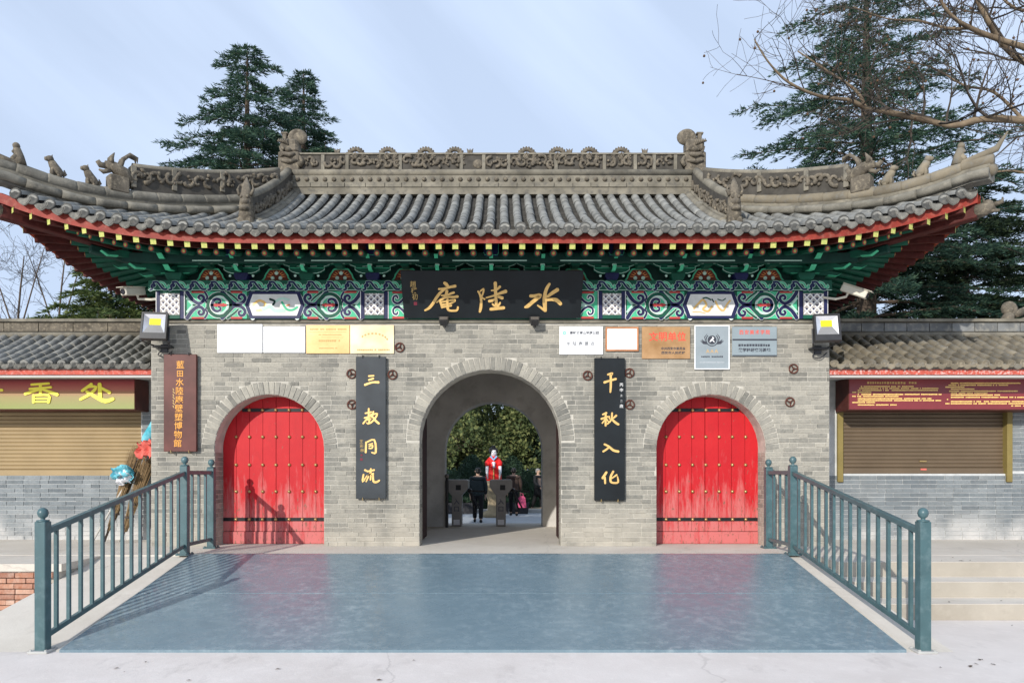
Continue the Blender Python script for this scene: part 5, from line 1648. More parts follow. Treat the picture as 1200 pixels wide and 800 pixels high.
# ------------------------------------------------------------------ ramp and railings
rp = thing('entrance_ramp', (0, -4.1, ZG), 'wide blue-grey painted metal ramp rising to the gate, worn with pale scuffs', 'ramp')
m = MB()
y0, y1, z0, z1 = -4.06, -1.18, ZG + .028, .012
Y = -rp.location.y; Zo = -rp.location.z
for ya, yb in ((y0, -2.62), (-2.615, y1)):
    m = MB()
    f = lambda y: z0 + (z1 - z0) * (y - y0) / (y1 - y0)
    xa = 3.66 + .075 * (ya - y0) / (y1 - y0); xb = 3.66 + .075 * (yb - y0) / (y1 - y0)
    P = [(-xa, ya, f(ya)), (xa, ya, f(ya)), (xb, yb, f(yb)), (-xb, yb, f(yb))]
    v = [(x, y + Y, z + Zo - (.003 if ya == y0 else 0)) for x, y, z in P] + [(x, y + Y, z + Zo - .03) for x, y, z in P]
    m.add(v, [(0, 1, 2, 3), (7, 6, 5, 4), (0, 4, 5, 1), (1, 5, 6, 2), (2, 6, 7, 3), (3, 7, 4, 0)])
    m.build('ramp_plate', 'ramp', rp)
m = MB(); m.add([(x, y + Y, z + Zo) for x, y, z in [(-3.735, y1 + .003, .012), (3.735, y1 + .003, .012), (3.735, -1.08, .012), (-3.735, -1.08, .012), (-3.735, y1 + .003, -.01), (3.735, y1 + .003, -.01), (3.735, -1.08, -.01), (-3.735, -1.08, -.01)]],
    [(0, 1, 2, 3), (0, 4, 5, 1), (1, 5, 6, 2), (2, 6, 7, 3), (3, 7, 4, 0)])
m.build('top_plate', 'ramp', rp)

def railing(s, label):
    rl = thing('railing', (s * 3.82, -4.03, ZG), label, 'railing', 'teal railings on both sides of the ramp')
    o = rl.location
    def L(x, y, z): return Vector((x - o.x, y - o.y, z - o.z))
    X = s * 3.82
    posts = [(X, -4.03, ZG, 1.13), (X + s * .003, -1.15, .0, 1.12), (X + s * .003, -.30, .0, 1.10)]
    for x, y, z, h in posts:
        m = MB(); m.cbox(-.047, .047, -.047, .047, 0, h, .005); pm = m.build('post', 'rail', rl, L(x, y, z))
        m = MB(); m.smooth = True; m.lathe([(.051, 0), (.051, .012), (.018, .016), (.018, .028), (.036, .042), (.046, .072), (.037, .102), (.017, .117), (.001, .12)], n=14); m.build('ball_finial', 'rail', pm, (0, 0, h))
        m = MB(); m.cbox(-.085, .085, -.085, .085, 0, .02, .004)
        for a in (-.065, .065):
            for b in (-.065, .065): m.lathe([(.012, .02), (.012, .032)], (a, b, 0), 6)
        m.build('base_plate', 'curb' if y < -4 else 'rail', pm)
    def bar(p, q, w, h, name):
        p = L(*p); q = L(*q); d = q - p
        M = Matrix.Translation(p) @ d.to_track_quat('Y', 'Z').to_matrix().to_4x4()
        m = MB(); m.cbox(-w / 2, w / 2, 0, d.length, -h / 2, h / 2, .004, M); m.build(name, 'rail', rl)
    a, b, c = posts
    za, zb = ZG + 1.035, 1.035
    bar((X, a[1] + .05, za + .008), (X, b[1] - .05, zb - .008), .055, .05, 'top_rail')
    bar((X, b[1] + .05, zb), (X, c[1] - .05, zb), .055, .05, 'top_rail')
    bar((X, a[1] + .05, ZG + .125 + .008), (X, b[1] - .05, .125 - .008), .04, .045, 'bottom_rail')
    bar((X, b[1] + .05, .125), (X, c[1] - .05, .125), .04, .045, 'bottom_rail')
    m = MB(); m.box(-.015, .015, -.015, .015, 0, .885); bal = m.mesh('baluster', 'rail')
    n = 14
    for k in range(n):
        t = (k + 1) / (n + 1)
        y = a[1] + (b[1] - a[1]) * t
        z = ZG + .125 + .018 + (0 - ZG) * t
        inst('baluster', bal, rl, L(X, y, z))
    for k in range(3):
        t = (k + 1) / 4; y = b[1] + (c[1] - b[1]) * t
        inst('baluster', bal, rl, L(X, y, .14))
    return rl
railing(-1, 'teal metal railing with ball-topped posts along the left side of the ramp')
railing(1, 'teal metal railing with ball-topped posts along the right side of the ramp')
# ------------------------------------------------------------------ low shops on both sides
YW = 1.0                                              # front of the shop walls
def shop(s, label, x_in, x_out, shut, shut_mat, wall_bmat, mort, seed):
    r = random.Random(seed)
    sh = thing('ticket_shop', (s * 7.0, YW, 0), label, 'shop', 'low shops beside the gatehouse')
    o = sh.location
    def LX(x): return x - o.x
    a, b = sorted((LX(x_in), LX(x_out)))
    z0s, z1s, sx0, sx1 = shut
    sa, sb = sorted((LX(sx0), LX(sx1)))
    m = MB()
    m.box(a, b, 0.0, .25, 0, z0s); m.box(a, b, 0.001, .25, z1s + .2, 2.6)
    if sa > a: m.box(a, sa, .0, .25, z0s, z1s + .2)
    if sb < b: m.box(sb, b, .0, .25, z0s, z1s + .2)
    m.box(a, b, .25, 3.0, 0, .05); m.box(a, b, 2.9, 3.0, .05, 3.1)
    wall = m.build('wall', mort, sh)
    ub = unit_box('b_' + wall_bmat, wall_bmat, .012)
    k = 0; CHH = .0665
    cells = []
    while (k + 1) * CHH < 2.0:
        z = k * CHH
        x = a + (.13 if k % 2 else 0) - r.uniform(0, .02)
        while x < b:
            w = .262 if r.random() > .15 else .131
            p, q = max(x + .004, a), min(x + w - .004, b)
            if z + CHH > z0s + .01:
                if s > 0: p = max(p, sb + .01)
                elif q > sb: p = max(p, sb + .01)
                ok = (p < q - .03) and (z + CHH < 2.0) and (q < sa - .03 or p >= sb + .01)
            else: ok = q - p > .03
            if ok: cells.append((p, q, z, min(z + CHH - .010, z0s - .002 if z < z0s and z + CHH > z0s else 9)))
            x += w
        k += 1
    # nearest the middle of the picture first: those beyond the frame are joined
    cells.sort(key=lambda c: abs(c[0] + o.x))
    rest = MB()
    for i, (p, q, z, zt) in enumerate(cells):
        if i < 300: inst('brick', ub, wall, ((p + q) / 2, .01 - r.uniform(.002, .008), (z + zt) / 2), None, (q - p, .03, zt - z))
        else: rest.cbox(p, q, -r.uniform(.002, .008), .02, z, zt, .002)
    if rest.v: tag(rest.build('brick_courses', wall_bmat, wall), kind='stuff')
    # roller shutter of separate slats in a recess
    su = MB(); su.box(sa - .02, sb + .02, .075, .095, z0s - .02, z1s + .19); sho = su.build('shutter', 'darkred', sh)
    z = z0s + .0; i = 0
    m = MB()
    m.prism([(0, 0), (0, 0)], 0, 0) if False else None
    m.add([(-.5, .0, 0), (.5, .0, 0), (.5, -.012, .018), (-.5, -.012, .018), (.5, -.012, .042), (-.5, -.012, .042), (.5, 0, .058), (-.5, 0, .058), (.5, .012, .058), (-.5, .012, .058), (.5, .012, 0), (-.5, .012, 0)],
          [(0, 1, 2, 3), (3, 2, 4, 5), (5, 4, 6, 7), (7, 6, 8, 9), (10, 11, 9, 8), (0, 11, 10, 1)])
    slat = m.mesh('slat', shut_mat)
    m = MB(); m.cbox(sa, sb, .04, .075, z0s - .002, z0s + .09, .005); m.build('bottom_bar', shut_mat, sho)
    z = z0s + .094
    while z < z1s + .15:
        inst('slat', slat, sho, ((sa + sb) / 2, .065, z), None, (sb - sa, 1, 1)); z += .060
    m = MB(); m.cbox((sa + sb) / 2 - .055, (sa + sb) / 2 + .055, .033, .045, z0s + .18, z0s + .205, .003); m.build('lock_plate', 'brass', sho)
    if s > 0:
        m = MB(); m.box((sa + sb) / 2 - .04, (sa + sb) / 2 + .05, .035, .040, z0s + .055, z0s + .08); m.build('sticker', 'coral', sho)
        for q in (sa - .01, sb - .02):
            m = MB(); m.cbox(q - .042, q + .042, -.05, .10, z0s - .13, z1s + .02, .006); m.build('guide_rail', 'olive', sh)
    # lintel box
    m = MB(); m.box(sa - .05, sb + .05, .03, .16, z1s + .02, z1s + .2); m.build('shutter_box', 'black', sh)
    # eaves: plaster soffit, red board, tiled slope, brick ridge band
    ye = -.93
    m = MB(); m.add([(a, ye + .06, 2.40), (b, ye + .06, 2.40), (b, .0, 2.46), (a, .0, 2.46), (a, ye + .06, 2.46), (b, ye + .06, 2.46)], [(0, 3, 2, 1), (0, 1, 5, 4), (0, 4, 3), (1, 2, 5)])
    m.build('soffit', 'white', sh)
    m = MB(); m.cbox(a, b, ye + .03, ye + .058, 2.43, 2.555, .004); m.build('eave_board', mat('peeling_red_board', (.48, .09, .06), .7, .2, 9, wear=(.75, .6, .55), wearamt=.85 if s > 0 else .3), sh)
    rf = MB(); sl0, sl1 = 2.575, 3.2
    D = 1.28
    rf.add([(a, ye, sl0 - .03), (b, ye, sl0 - .03), (b, ye + D, sl1 - .03), (a, ye + D, sl1 - .03), (a, ye, sl0 - .07), (b, ye, sl0 - .07), (b, ye + D, sl1 - .12), (a, ye + D, sl1 - .12)],
           [(0, 1, 2, 3), (7, 6, 5, 4), (0, 4, 5, 1), (1, 5, 6, 2), (2, 6, 7, 3), (3, 7, 4, 0)])
    rfo = rf.build('roof', 'pan', sh)
    def sp_(t): return Vector((0, ye + D * t, sl0 + (sl1 - sl0) * (t * .8 + .2 * t * t)))
    sx = .18
    n = int((b - a) / sx)
    tl = MB(); tl.smooth = True
    ring2 = []
    for yv, rr in ((-.003, .065), (.2, .062), (.203, .057), (.24, .057)):
        ring2.append([(rr * cos(t), yv, rr * sin(t)) for t in [pi * q / 6 for q in range(7)]])
    tv = sum(ring2, []); tf = [(k * 7 + i, (k + 1) * 7 + i, (k + 1) * 7 + i + 1, k * 7 + i + 1) for k in range(3) for i in range(6)]
    tl.add(tv, tf); tl.smooth = False; tl.add(ring2[0], [list(range(7))])
    tm = 'tile' if s < 0 else 'ochre'
    tme = tl.mesh('roof_tile', tm)
    rest = MB(); rest.smooth = True
    count = 0
    rows = sorted([a + sx * (k + .5) for k in range(n)], key=lambda x: abs(x + o.x))
    pn = MB()
    for x in rows:
        for k in range(6):
            t = k / 6
            p = sp_(t); d = sp_(min(1, t + .16)) - p
            p = Vector((x + r.uniform(-.005, .005), p.y, p.z + .0))
            qt = Vector((r.uniform(-.02, .02), d.y, d.z)).to_track_quat('Y', 'Z')
            if count < 300: inst('roof_tile', tme, rfo, p, quat=qt); count += 1
            else:
                M = Matrix.Translation(p) @ qt.to_matrix().to_4x4(); rest.add([M @ Vector(v) for v in tv], tf)
        inst('eave_disc_tile', disc_me if s < 0 else discO, rfo, (x, ye, sl0 + .01), (-.1, 0, 0), (.82, 1, .82))
        inst('drip_tile', drip_me if s < 0 else dripO, rfo, (x + sx / 2, ye, sl0 - .01), (r.uniform(-.05, .05), 0, 0), (.95, 1, .9))
        # pan tiles between
        for k in range(14):
            t0, t1 = k / 14, (k + 1) / 14
            row = []
            for t, up in ((t0, .02), (t1, .006)):
                for du, dz in ((-.07, .02), (0, -.01), (.07, .02)): q = sp_(t); row.append((x + sx / 2 + du, q.y, q.z + dz + up - .02))
            pn.add(row, [(0, 1, 4, 3), (1, 2, 5, 4)])
    tag(pn.build('pan_tiles', 'pan' if s < 0 else 'tile', rfo), kind='stuff')
    if rest.v: tag(rest.build('tile_rows', tm, rfo), kind='stuff')
    # ridge band of long blocks
    rb_ = MB(); rb_.box(a, b, ye + D - .02, ye + D + .3, sl1 - .15, 3.452); band = rb_.build('ridge_band', 'ridge', sh)
    nb_ = unit_box('ridge_block' + str(s), 'carve' if s < 0 else 'ridgeblk', .015)
    x = a
    while x < b - .02:
        w = min(.55 if s < 0 else .36, b - x)
        inst('ridge_block', nb_, band, (x + w / 2, ye + D - .03, 3.345), None, (w - .012, .03 + r.uniform(0, .01), .13)); x += w
    m = MB(); m.smooth = True; m.tube([(a, ye + D - .04, sl1 + .02), (b, ye + D - .04, sl1 + .02)], .05, 8); m.smooth = False
    m.box(a, b, ye + D - .075, ye + D + .32, 3.43, 3.475)
    m.build('coping', 'ridge', sh)
    m = MB(); m.add([(a, ye + D + .3, 3.4), (b, ye + D + .3, 3.4), (b, 3.0, 2.6), (a, 3.0, 2.6)], [(0, 1, 2, 3)]); m.build('back_slope', 'pan', sh)
    return sh
MAT['ridgeblk'] = mat('blue_grey_ridge_block', (.2, .205, .2), .85, .35, 3, piece=.4, wear=(.4, .37, .3), wearamt=.5)
discO = disc.mesh('eave_disc_tile', 'ochre'); dripO = drip.mesh('drip_tile', 'ochre')
LS = shop(-1, 'low brick incense shop with tan roller shutter and yellow lettered sign, left of the gate', -4.80, -10.5, (.99, 1.97, -5.42, -10.4), 'tan', 'brick2', 'mortar2', 31)
RS = shop(1, 'low brick shop with brown roller shutter under a maroon notice, right of the gate', 4.80, 10.5, (1.02, 1.97, 5.40, 8.02), 'brown', 'brick2', 'mortar2', 32)
# clay ornament standing at the end of the right roof ridge
m = MB(); m.smooth = True
sp = spiral(0, .30, .13, .03, -1.5, 4.2, 14); m.tube([(a, 0, b) for a, b in sp], [.06 - .02 * i / 14 for i in range(15)], 6); m.ball((0, 0, .30), (.11, .06, .11))
m.tube([(.02, 0, .0), (.0, 0, .15), (.03, 0, .22)], [.12, .1, .08], 7); m.tube([(.1, 0, .2), (.2, 0, .24), (.3, 0, .34)], [.06, .07, .01], 6); m.tube([(.12, 0, .08), (.24, 0, .1), (.33, 0, .18)], [.06, .06, .02], 6)
m.build('ridge_ornament', 'carve', RS, (8.28 - 7, .42, 3.36))

# sign boxes under the eaves
sg = thing('shop_sign', (-7.4, .55, 1.97), 'red and green sign box with large yellow characters over the left shutter', 'sign')
m = MB(); m.cbox(-3, 2.11, 0, .43, 0, .47, .005); m.build('box', 'maroon', sg)
m = MB(); m.box(-2.98, 2.10, -.006, -.0005, .012, .458); m.build('printed_face', 'gradsign', sg)
q = 1 / (7.5 * 78.8)
for sts in (XIANG, CHU, PART):
    m = MB()
    ox = (0 - 588) / 78.8 + .163 + 7.4; oz = 1.03 + (554 - 440) / 78.8 - 1.97
    brush(m, sts, q, ox, oz, -.0062, .012, None, 1.0); m.build('character', 'ytext', sg)
sg2 = thing('notice_sign', (7.4, .55, 1.965), 'maroon notice box with rows of small gold print over the right shutter', 'sign')
m = MB(); m.cbox(-2.08, 3, 0, .43, 0, .48, .005); m.build('box', 'maroon', sg2)
m = MB(); m.box(-2.07, 2.99, -.006, -.0005, .012, .468); m.build('printed_face', 'redsign', sg2)
r = random.Random(77)
def n2x(px): return (994 + (px - 80) / 5.4545 - 588) / 78.8 + .163 - 7.4
m = MB()
def zrow(y): return .48 - (y - 14) / 200 * .48
dashes(m, n2x(200), n2x(515), zrow(46), .036, -.0062, r, .35)
m2 = MB()
for y, a, b in ((68, 160, 500), (80, 150, 655), (92, 140, 655), (104, 105, 230), (117, 140, 675), (129, 105, 400), (143, 140, 610), (155, 140, 672), (167, 105, 250), (182, 140, 392)):
    dashes(m2, n2x(a), n2x(b), zrow(y), .020, -.0062, r, .2)
for y, a, b in ((48, 735, 1180), (60, 720, 1100), (72, 700, 825), (84, 735, 885), (97, 725, 1165), (109, 735, 970), (121, 735, 1050), (135, 735, 1250), (148, 700, 720), (161, 735, 1250), (174, 700, 1240), (188, 1120, 1250)):
    dashes(m2, n2x(a), n2x(b), zrow(y), .020, -.0062, r, .2)
m.build('heading', 'goldtext', sg2); m2.build('lettering', mat('gold_print', (.85, .62, .2), .4, .05, 8, bmp=0), sg2)

# brooms and mop leaning in the corner by the left shop
def broom(x, y, lean, h, seed, label):
    r = random.Random(seed)
    b = thing('twig_broom', (x, y, 0), label, 'broom')
    top = Vector((lean, .35, h))
    m = MB()
    m.tube([(0, 0, .02), top * .55, top * .62], [.016, .016, .014], 6); m.build('handle', 'bark', b)
    m = MB()
    for k in range(190):
        a = r.uniform(0, 2 * pi); q = sqrt(r.random())
        st = top * r.uniform(.12, .45) + Vector((cos(a) * .035 * q, sin(a) * .035 * q, 0))
        en = top * r.uniform(.86, 1.04) + Vector((cos(a) * .12 * q + r.uniform(-.03, .03), sin(a) * .1 * q, r.uniform(-.05, .05)))
        mid = st.lerp(en, .5) + Vector((r.uniform(-.015, .015), r.uniform(-.015, .015), 0))
        m.tube([st, mid, en], [.006, .006, .003], 3, False)
    tag(m.build('twigs', 'broom', b), kind='stuff')
    m = MB()
    for t in (.3, .45, .6): m.tube([top * t + Vector((-.0, 0, -.015)), top * t + Vector((0, 0, .015))], .055 + .03 * t, 10)
    m.build('binding', 'bark', b)
broom(-5.68, .42, .34, 1.40, 1, 'brown twig broom with bushy head up, leaning left of the gate corner')
broom(-5.43, .40, .26, 1.26, 2, 'darker twig broom leaning against the gate corner, right of the other broom')
mo = thing('mop', (-5.78, .25, 0), 'pale pole with a turquoise cloth bundle tied at the top, leaning by the brooms', 'mop')
m = MB(); m.tube([(0, 0, 0), (.32, .35, .86), (.62, .6, 1.72)], .014, 6); m.build('pole', 'pole', mo)
m = MB(); m.smooth = True
m.tube([(.5, .5, 1.42), (.57, .52, 1.55), (.68, .55, 1.78), (.72, .56, 1.86)], [.03, .085, .075, .02], 8); m.build('cloth', 'cyan', mo)
def crumple(m, c, w, h, seed, n=9):
    """a small rumpled piece of cloth, thick enough to have two sides"""
    r = random.Random(seed); c = Vector(c)
    f = [r.uniform(.6, 1.5) for _ in range(6)]
    P = []
    for j in range(n):
        for i in range(n):
            u, v = i / (n - 1) - .5, j / (n - 1) - .5
            x = u * w * (1 - .35 * abs(v)) + .02 * sin(9 * f[0] * v + f[1])
            z = v * h + .03 * sin(8 * f[2] * u) - .05 * u * u
            y = .045 * sin(13 * f[3] * u + 5 * f[4] * v) + .03 * cos(11 * v * f[5] + 3 * u) + .25 * (u * u) * w
            P.append(c + Vector((x + r.uniform(-.006, .006), y, z)))
    Q = [p + Vector((0, .012, 0)) for p in P]
    k = n * n
    fs = [(j * n + i, j * n + i + 1, (j + 1) * n + i + 1, (j + 1) * n + i) for j in range(n - 1) for i in range(n - 1)]
    fs += [tuple(k + q for q in reversed(t)) for t in list(fs)]
    m.smooth = True; m.add(P + Q, fs)
cb = thing('cloth_bag', (-5.28, .52, 1.30), 'coral red cloth bundle tucked behind the brooms below the turquoise cloth', 'cloth')
m = MB(); crumple(m, (.14, .0, .08), .26, .22, 3); crumple(m, (.16, .06, .10), .2, .24, 4); m.build('bundle', 'coral', cb)
ra = thing('rag', (-5.50, .42, .98), 'turquoise and white crumpled rag hanging on the broom handle', 'rag')
m = MB(); crumple(m, (.06, -.02, .07), .26, .16, 8); m.mi(1); crumple(m, (.09, .02, .0), .2, .2, 9); m.mi(0); crumple(m, (.1, .06, .03), .24, .22, 10)
m.build('folds', ['cyan', 'paper'], ra)
# ------------------------------------------------------------------ trees
def blades(name, base, tip, width, mat_, parent, seed=0, loc=(0, 0, 0)):
    """many small leaf blades: each a kite from base to tip"""
    g = np.random.default_rng(seed)
    base = np.asarray(base, float); tip = np.asarray(tip, float)
    d = tip - base
    rv = g.normal(size=base.shape); side = np.cross(d, rv)
    side /= (np.linalg.norm(side, axis=1, keepdims=True) + 1e-9)
    w = np.asarray(width, float).reshape(-1, 1) if np.ndim(width) else width
    mid = base + d * .45
    V = np.stack([base, mid + side * w, tip, mid - side * w], axis=1).reshape(-1, 3)
    n = len(base)
    me = bpy.data.meshes.new(name)
    me.vertices.add(4 * n); me.vertices.foreach_set('co', V.ravel())
    me.loops.add(4 * n); me.loops.foreach_set('vertex_index', np.arange(4 * n, dtype=np.int32))
    me.polygons.add(n); me.polygons.foreach_set('loop_start', np.arange(0, 4 * n, 4, dtype=np.int32))
    me.materials.append(MAT[mat_])
    me.update(); me.validate()
    return inst(name, me, parent, loc)

def cedar(loc, H, R, label, seed, z0=.12, tiers=34, mat_='cedar', group=None, cat='tree', taper=.85, droop=.25, dens=1.0, lean=0, tuft=.125, name='cedar_tree'):
    g = np.random.default_rng(seed); r = random.Random(seed)
    t = thing(name, loc, label, cat, group)
    m = MB()
    m.tube([(0, 0, 0), (lean * .3, 0, H * .4), (lean * .7, 0, H * .75), (lean, 0, H)], [H * .022, H * .016, H * .008, .01], 8)
    B = []; T = []; W = []
    for k in range(tiers):
        f = (k + r.random() * .35) / tiers
        z = H * (z0 + (1 - z0) * f)
        Lm = R * (1 - f) ** taper * r.uniform(.82, 1.15) + .10
        nb = 7 if f < .75 else 5
        a0 = r.uniform(0, 6.28)
        for j in range(nb):
            a = a0 + 2 * pi * j / nb + r.uniform(-.35, .35)
            L = Lm * r.choice((.55, .75, .9, 1.0, 1.2)) * r.uniform(.9, 1.1)
            up = r.uniform(.0, .28) * (0.5 + f)
            dirx, diry = cos(a), sin(a)
            pts = []
            for q in range(7):
                u = q / 6
                zz = z + L * (up * u - droop * (1 + .5 * r.random()) * u * u) + r.gauss(0, .03)
                pts.append(Vector((lean * (z / H) + dirx * L * u + r.uniform(-.03, .03) * L * u, diry * L * u + r.uniform(-.03, .03) * L * u, zz)))
            m.tube(pts, [max(.006, .03 * L / 3 * (1 - q / 6.5)) for q in range(7)], 4, False)
            ns = int(7 + L * 8 * dens)
            for s_ in range(ns):
                u = .15 + .85 * (s_ + r.random()) / ns
                i = min(5, int(u * 6)); p = pts[i].lerp(pts[i + 1], u * 6 - i)
                sl = (.18 + .26 * L * (1 - u) ** .8 * .6 + .05) * r.uniform(.5, 1.3)
                sa = a + (1 if s_ % 2 else -1) * r.uniform(.35, 1.0)
                sd = Vector((cos(sa), sin(sa), r.uniform(-.3, .0)))
                nt = int(7 + sl * 46 * dens)
                for q in range(nt):
                    w = r.random()
                    c = p + sd * sl * w + Vector((r.gauss(0, .018), r.gauss(0, .018), r.gauss(0, .012) - .16 * sl * w * w))
                    dd = Vector((sd.x + r.gauss(0, .45), sd.y + r.gauss(0, .45), r.gauss(.02, .26))).normalized() * tuft * r.uniform(.6, 1.5)
                    B.append(c); T.append(c + dd); W.append(tuft * r.uniform(.07, .14))
    m.build('trunk', 'bark', t)
    blades('crown', B, T, W, mat_, t, seed)
    return t, len(B)

def broadleaf(loc, H, R, label, seed, mat_='darkleaf', n=9000, zc=.6, flat=.8, trunk_r=.14, leaf=.13, clumps=38, group=None, cat='tree', name='evergreen_tree', core=True):
    g = np.random.default_rng(seed); r = random.Random(seed)
    t = thing(name, loc, label, cat, group)
    m = MB()
    m.tube([(0, 0, 0), (r.uniform(-.1, .1), 0, H * .25), (r.uniform(-.2, .2), r.uniform(-.2, .2), H * .55), (0, 0, H * .8)], [trunk_r, trunk_r * .8, trunk_r * .5, trunk_r * .15], 7)
    cs = []
    for k in range(clumps):
        a = r.uniform(0, 2 * pi); v = r.uniform(-1, 1); q = r.random() ** .4
        c = Vector((cos(a) * sqrt(1 - v * v) * R * q, sin(a) * sqrt(1 - v * v) * R * q, H * zc + v * H * (1 - zc) * .86 * q))
        cs.append((c, R * r.uniform(.2, .4)))
        m.tube([(0, 0, H * r.uniform(.25, .5)), c * .5 + Vector((0, 0, H * .2)), c], [trunk_r * .35, trunk_r * .22, .01], 4, False)
    m.build('trunk', 'bark', t)
    per = n // clumps
    B = []; T = []; W = []
    for c, cr in cs:
        d = g.normal(size=(per, 3)); d /= np.linalg.norm(d, axis=1, keepdims=True)
        q = g.random((per, 1)) ** .33
        p = np.array(c) + d * q * cr * np.array([1, 1, flat])
        dd = d * .6 + g.normal(size=(per, 3)) * .6 + np.array([0, 0, .05])
        dd /= np.linalg.norm(dd, axis=1, keepdims=True)
        ln = leaf * (.6 + .8 * g.random((per, 1)))
        B.append(p); T.append(p + dd * ln); W.append(ln[:, 0] * .3)
    blades('crown', np.concatenate(B), np.concatenate(T), np.concatenate(W), mat_, t, seed)
    return t

def dome(loc, rx, rz, label, seed, n=3500):
    g = np.random.default_rng(seed)
    t = thing('clipped_shrub', loc, label, 'shrub')
    d = g.normal(size=(n, 3)); d /= np.linalg.norm(d, axis=1, keepdims=True); d[:, 2] = np.abs(d[:, 2])
    p = d * np.array([rx, rx, rz]) * (.93 + .07 * g.random((n, 1)))
    dd = d * .5 + g.normal(size=(n, 3)) * .5
    dd /= np.linalg.norm(dd, axis=1, keepdims=True)
    m = MB(); m.smooth = True; m.ball((0, 0, 0), (rx * .93, rx * .93, rz * .93), 20, 12); m.build('inner_foliage', 'hedge', t)
    blades('crown', p, p + dd * .09, .03, 'hedge', t, seed)
    m = MB(); m.tube([(0, 0, -.2), (0, 0, .3)], .06, 6); m.build('trunk', 'bark', t)
    return t

def bare(name, loc, label, seed, limbs, twig_mat, bark, depth=4, group=None, seeds=False, gravity=.0, twl=.75, spread=.7, leafless=None, thin=1.0):
    """leafless tree: given limbs, then random branching"""
    r = random.Random(seed)
    t = thing(name, loc, label, 'tree', group)
    L0 = Vector(loc)
    m = MB(); m.smooth = True; tw = MB(); balls = MB()
    tips = []
    def grow(p, d, L, rad, lv):
        n = 4
        pts = [p]
        q = p.copy(); dd = d.copy()
        for k in range(n):
            dd = (dd + Vector((r.gauss(0, .16), r.gauss(0, .16), r.gauss(.03, .13) - gravity))).normalized()
            q = q + dd * L / n; pts.append(q.copy())
        tgt = m if lv == 0 else tw
        tgt.tube(pts, [max(.0035 * thin, rad * (1 - .62 * k / n)) for k in range(n + 1)], 5 if lv == 0 else 3, False)
        if lv >= depth:
            tips.append(q); return
        nb = r.choice((3, 4, 4, 5)) if lv else 5
        for k in range(nb):
            u = r.uniform(.25, 1)
            i = min(n - 1, int(u * n)); pp = pts[i].lerp(pts[i + 1], u * n - i)
            ax = Vector((r.gauss(0, 1), r.gauss(0, 1), r.gauss(.15, .8))).normalized()
            nd = (dd * (1 - spread * .5) + ax * spread).normalized()
            grow(pp, nd, L * r.uniform(.5, twl), max(.0035 * thin, rad * .48), lv + 1)
    for pts, r0, r1, side in limbs:
        P = [Vector(p) - L0 for p in smooth_pts(pts, 4)]
        n = len(P)
        m.tube(P, [(r0 + (r1 - r0) * k / (n - 1)) * r.uniform(.92, 1.08) for k in range(n)], 8)
        for k in range(int(side)):
            i = r.randint(int(n * .15), n - 1)
            rad = (r0 + (r1 - r0) * i / (n - 1))
            d = (P[min(i + 1, n - 1)] - P[max(0, i - 1)]).normalized()
            ax = Vector((r.gauss(0, 1), r.gauss(0, .8), r.gauss(.35, .8))).normalized()
            grow(P[i], (d * .45 + ax * .75).normalized(), r.uniform(.6, 1.15) * (1 + 3 * r0), max(.006, rad * .5), 1)
    m.build('trunk', bark, t)
    tag(tw.build('twigs', twig_mat, t), kind='stuff')
    if seeds:
        for q in tips:
            if r.random() < seeds:
                balls.ball(q + Vector((0, 0, -.05)), .022, 5, 4)
        tag(balls.build('seed_balls', 'seed', t), kind='stuff')
    return t, len(tw.f)

def at(px, py, d): return ((px - 588) * d / 867 + .163, d - 10.45, 1.03 + (554 - py) * d / 867)

# behind the roof, left
cedar((-7.05, 10.5, ZG), 13.7, 4.7, 'tall dark cedar behind the left half of the gate roof, broader of the pair', 101, z0=.32, tiers=31, taper=.78, dens=1.25, droop=.32)
cedar((-6.2, 13.3, ZG), 14.5, 2.4, 'slender cedar behind the left roof, just right of the tall broad one', 102, z0=.5, tiers=28, taper=.8, dens=1.15)
cedar((-5.15, 11.8, ZG), 11.5, 1.2, 'small cedar tip showing above the ridge right of the left ridge dragon', 103, z0=.6, tiers=16, taper=.9)
# behind the roof, right
cedar((10.0, 9.5, ZG), 15.8, 4.2, 'big cedar behind the right eave, crossed by bare plane branches', 104, z0=.33, tiers=27, taper=.55, dens=1.05, droop=.22)
cedar((13.6, 11.0, ZG), 10.6, 4.6, 'dark cedar at the far right behind the shop roof', 105, z0=.22, tiers=28, taper=.6, dens=1.5, mat_='darkleaf')
cedar((10.2, 13.5, ZG), 9.0, 4.2, 'dark cedar behind the right shop roof, close to the gate corner', 106, z0=.25, tiers=26, taper=.6, dens=1.5)
broadleaf((8.6, 10.2, ZG), 5.4, 2.6, 'low dark evergreen behind the right shop roof beside the security camera', 107, n=12000, zc=.55)
broadleaf((12.6, 7.5, ZG), 5.8, 2.6, 'bushy dark evergreen at the right edge behind the shop ridge', 108, n=12000, zc=.6)
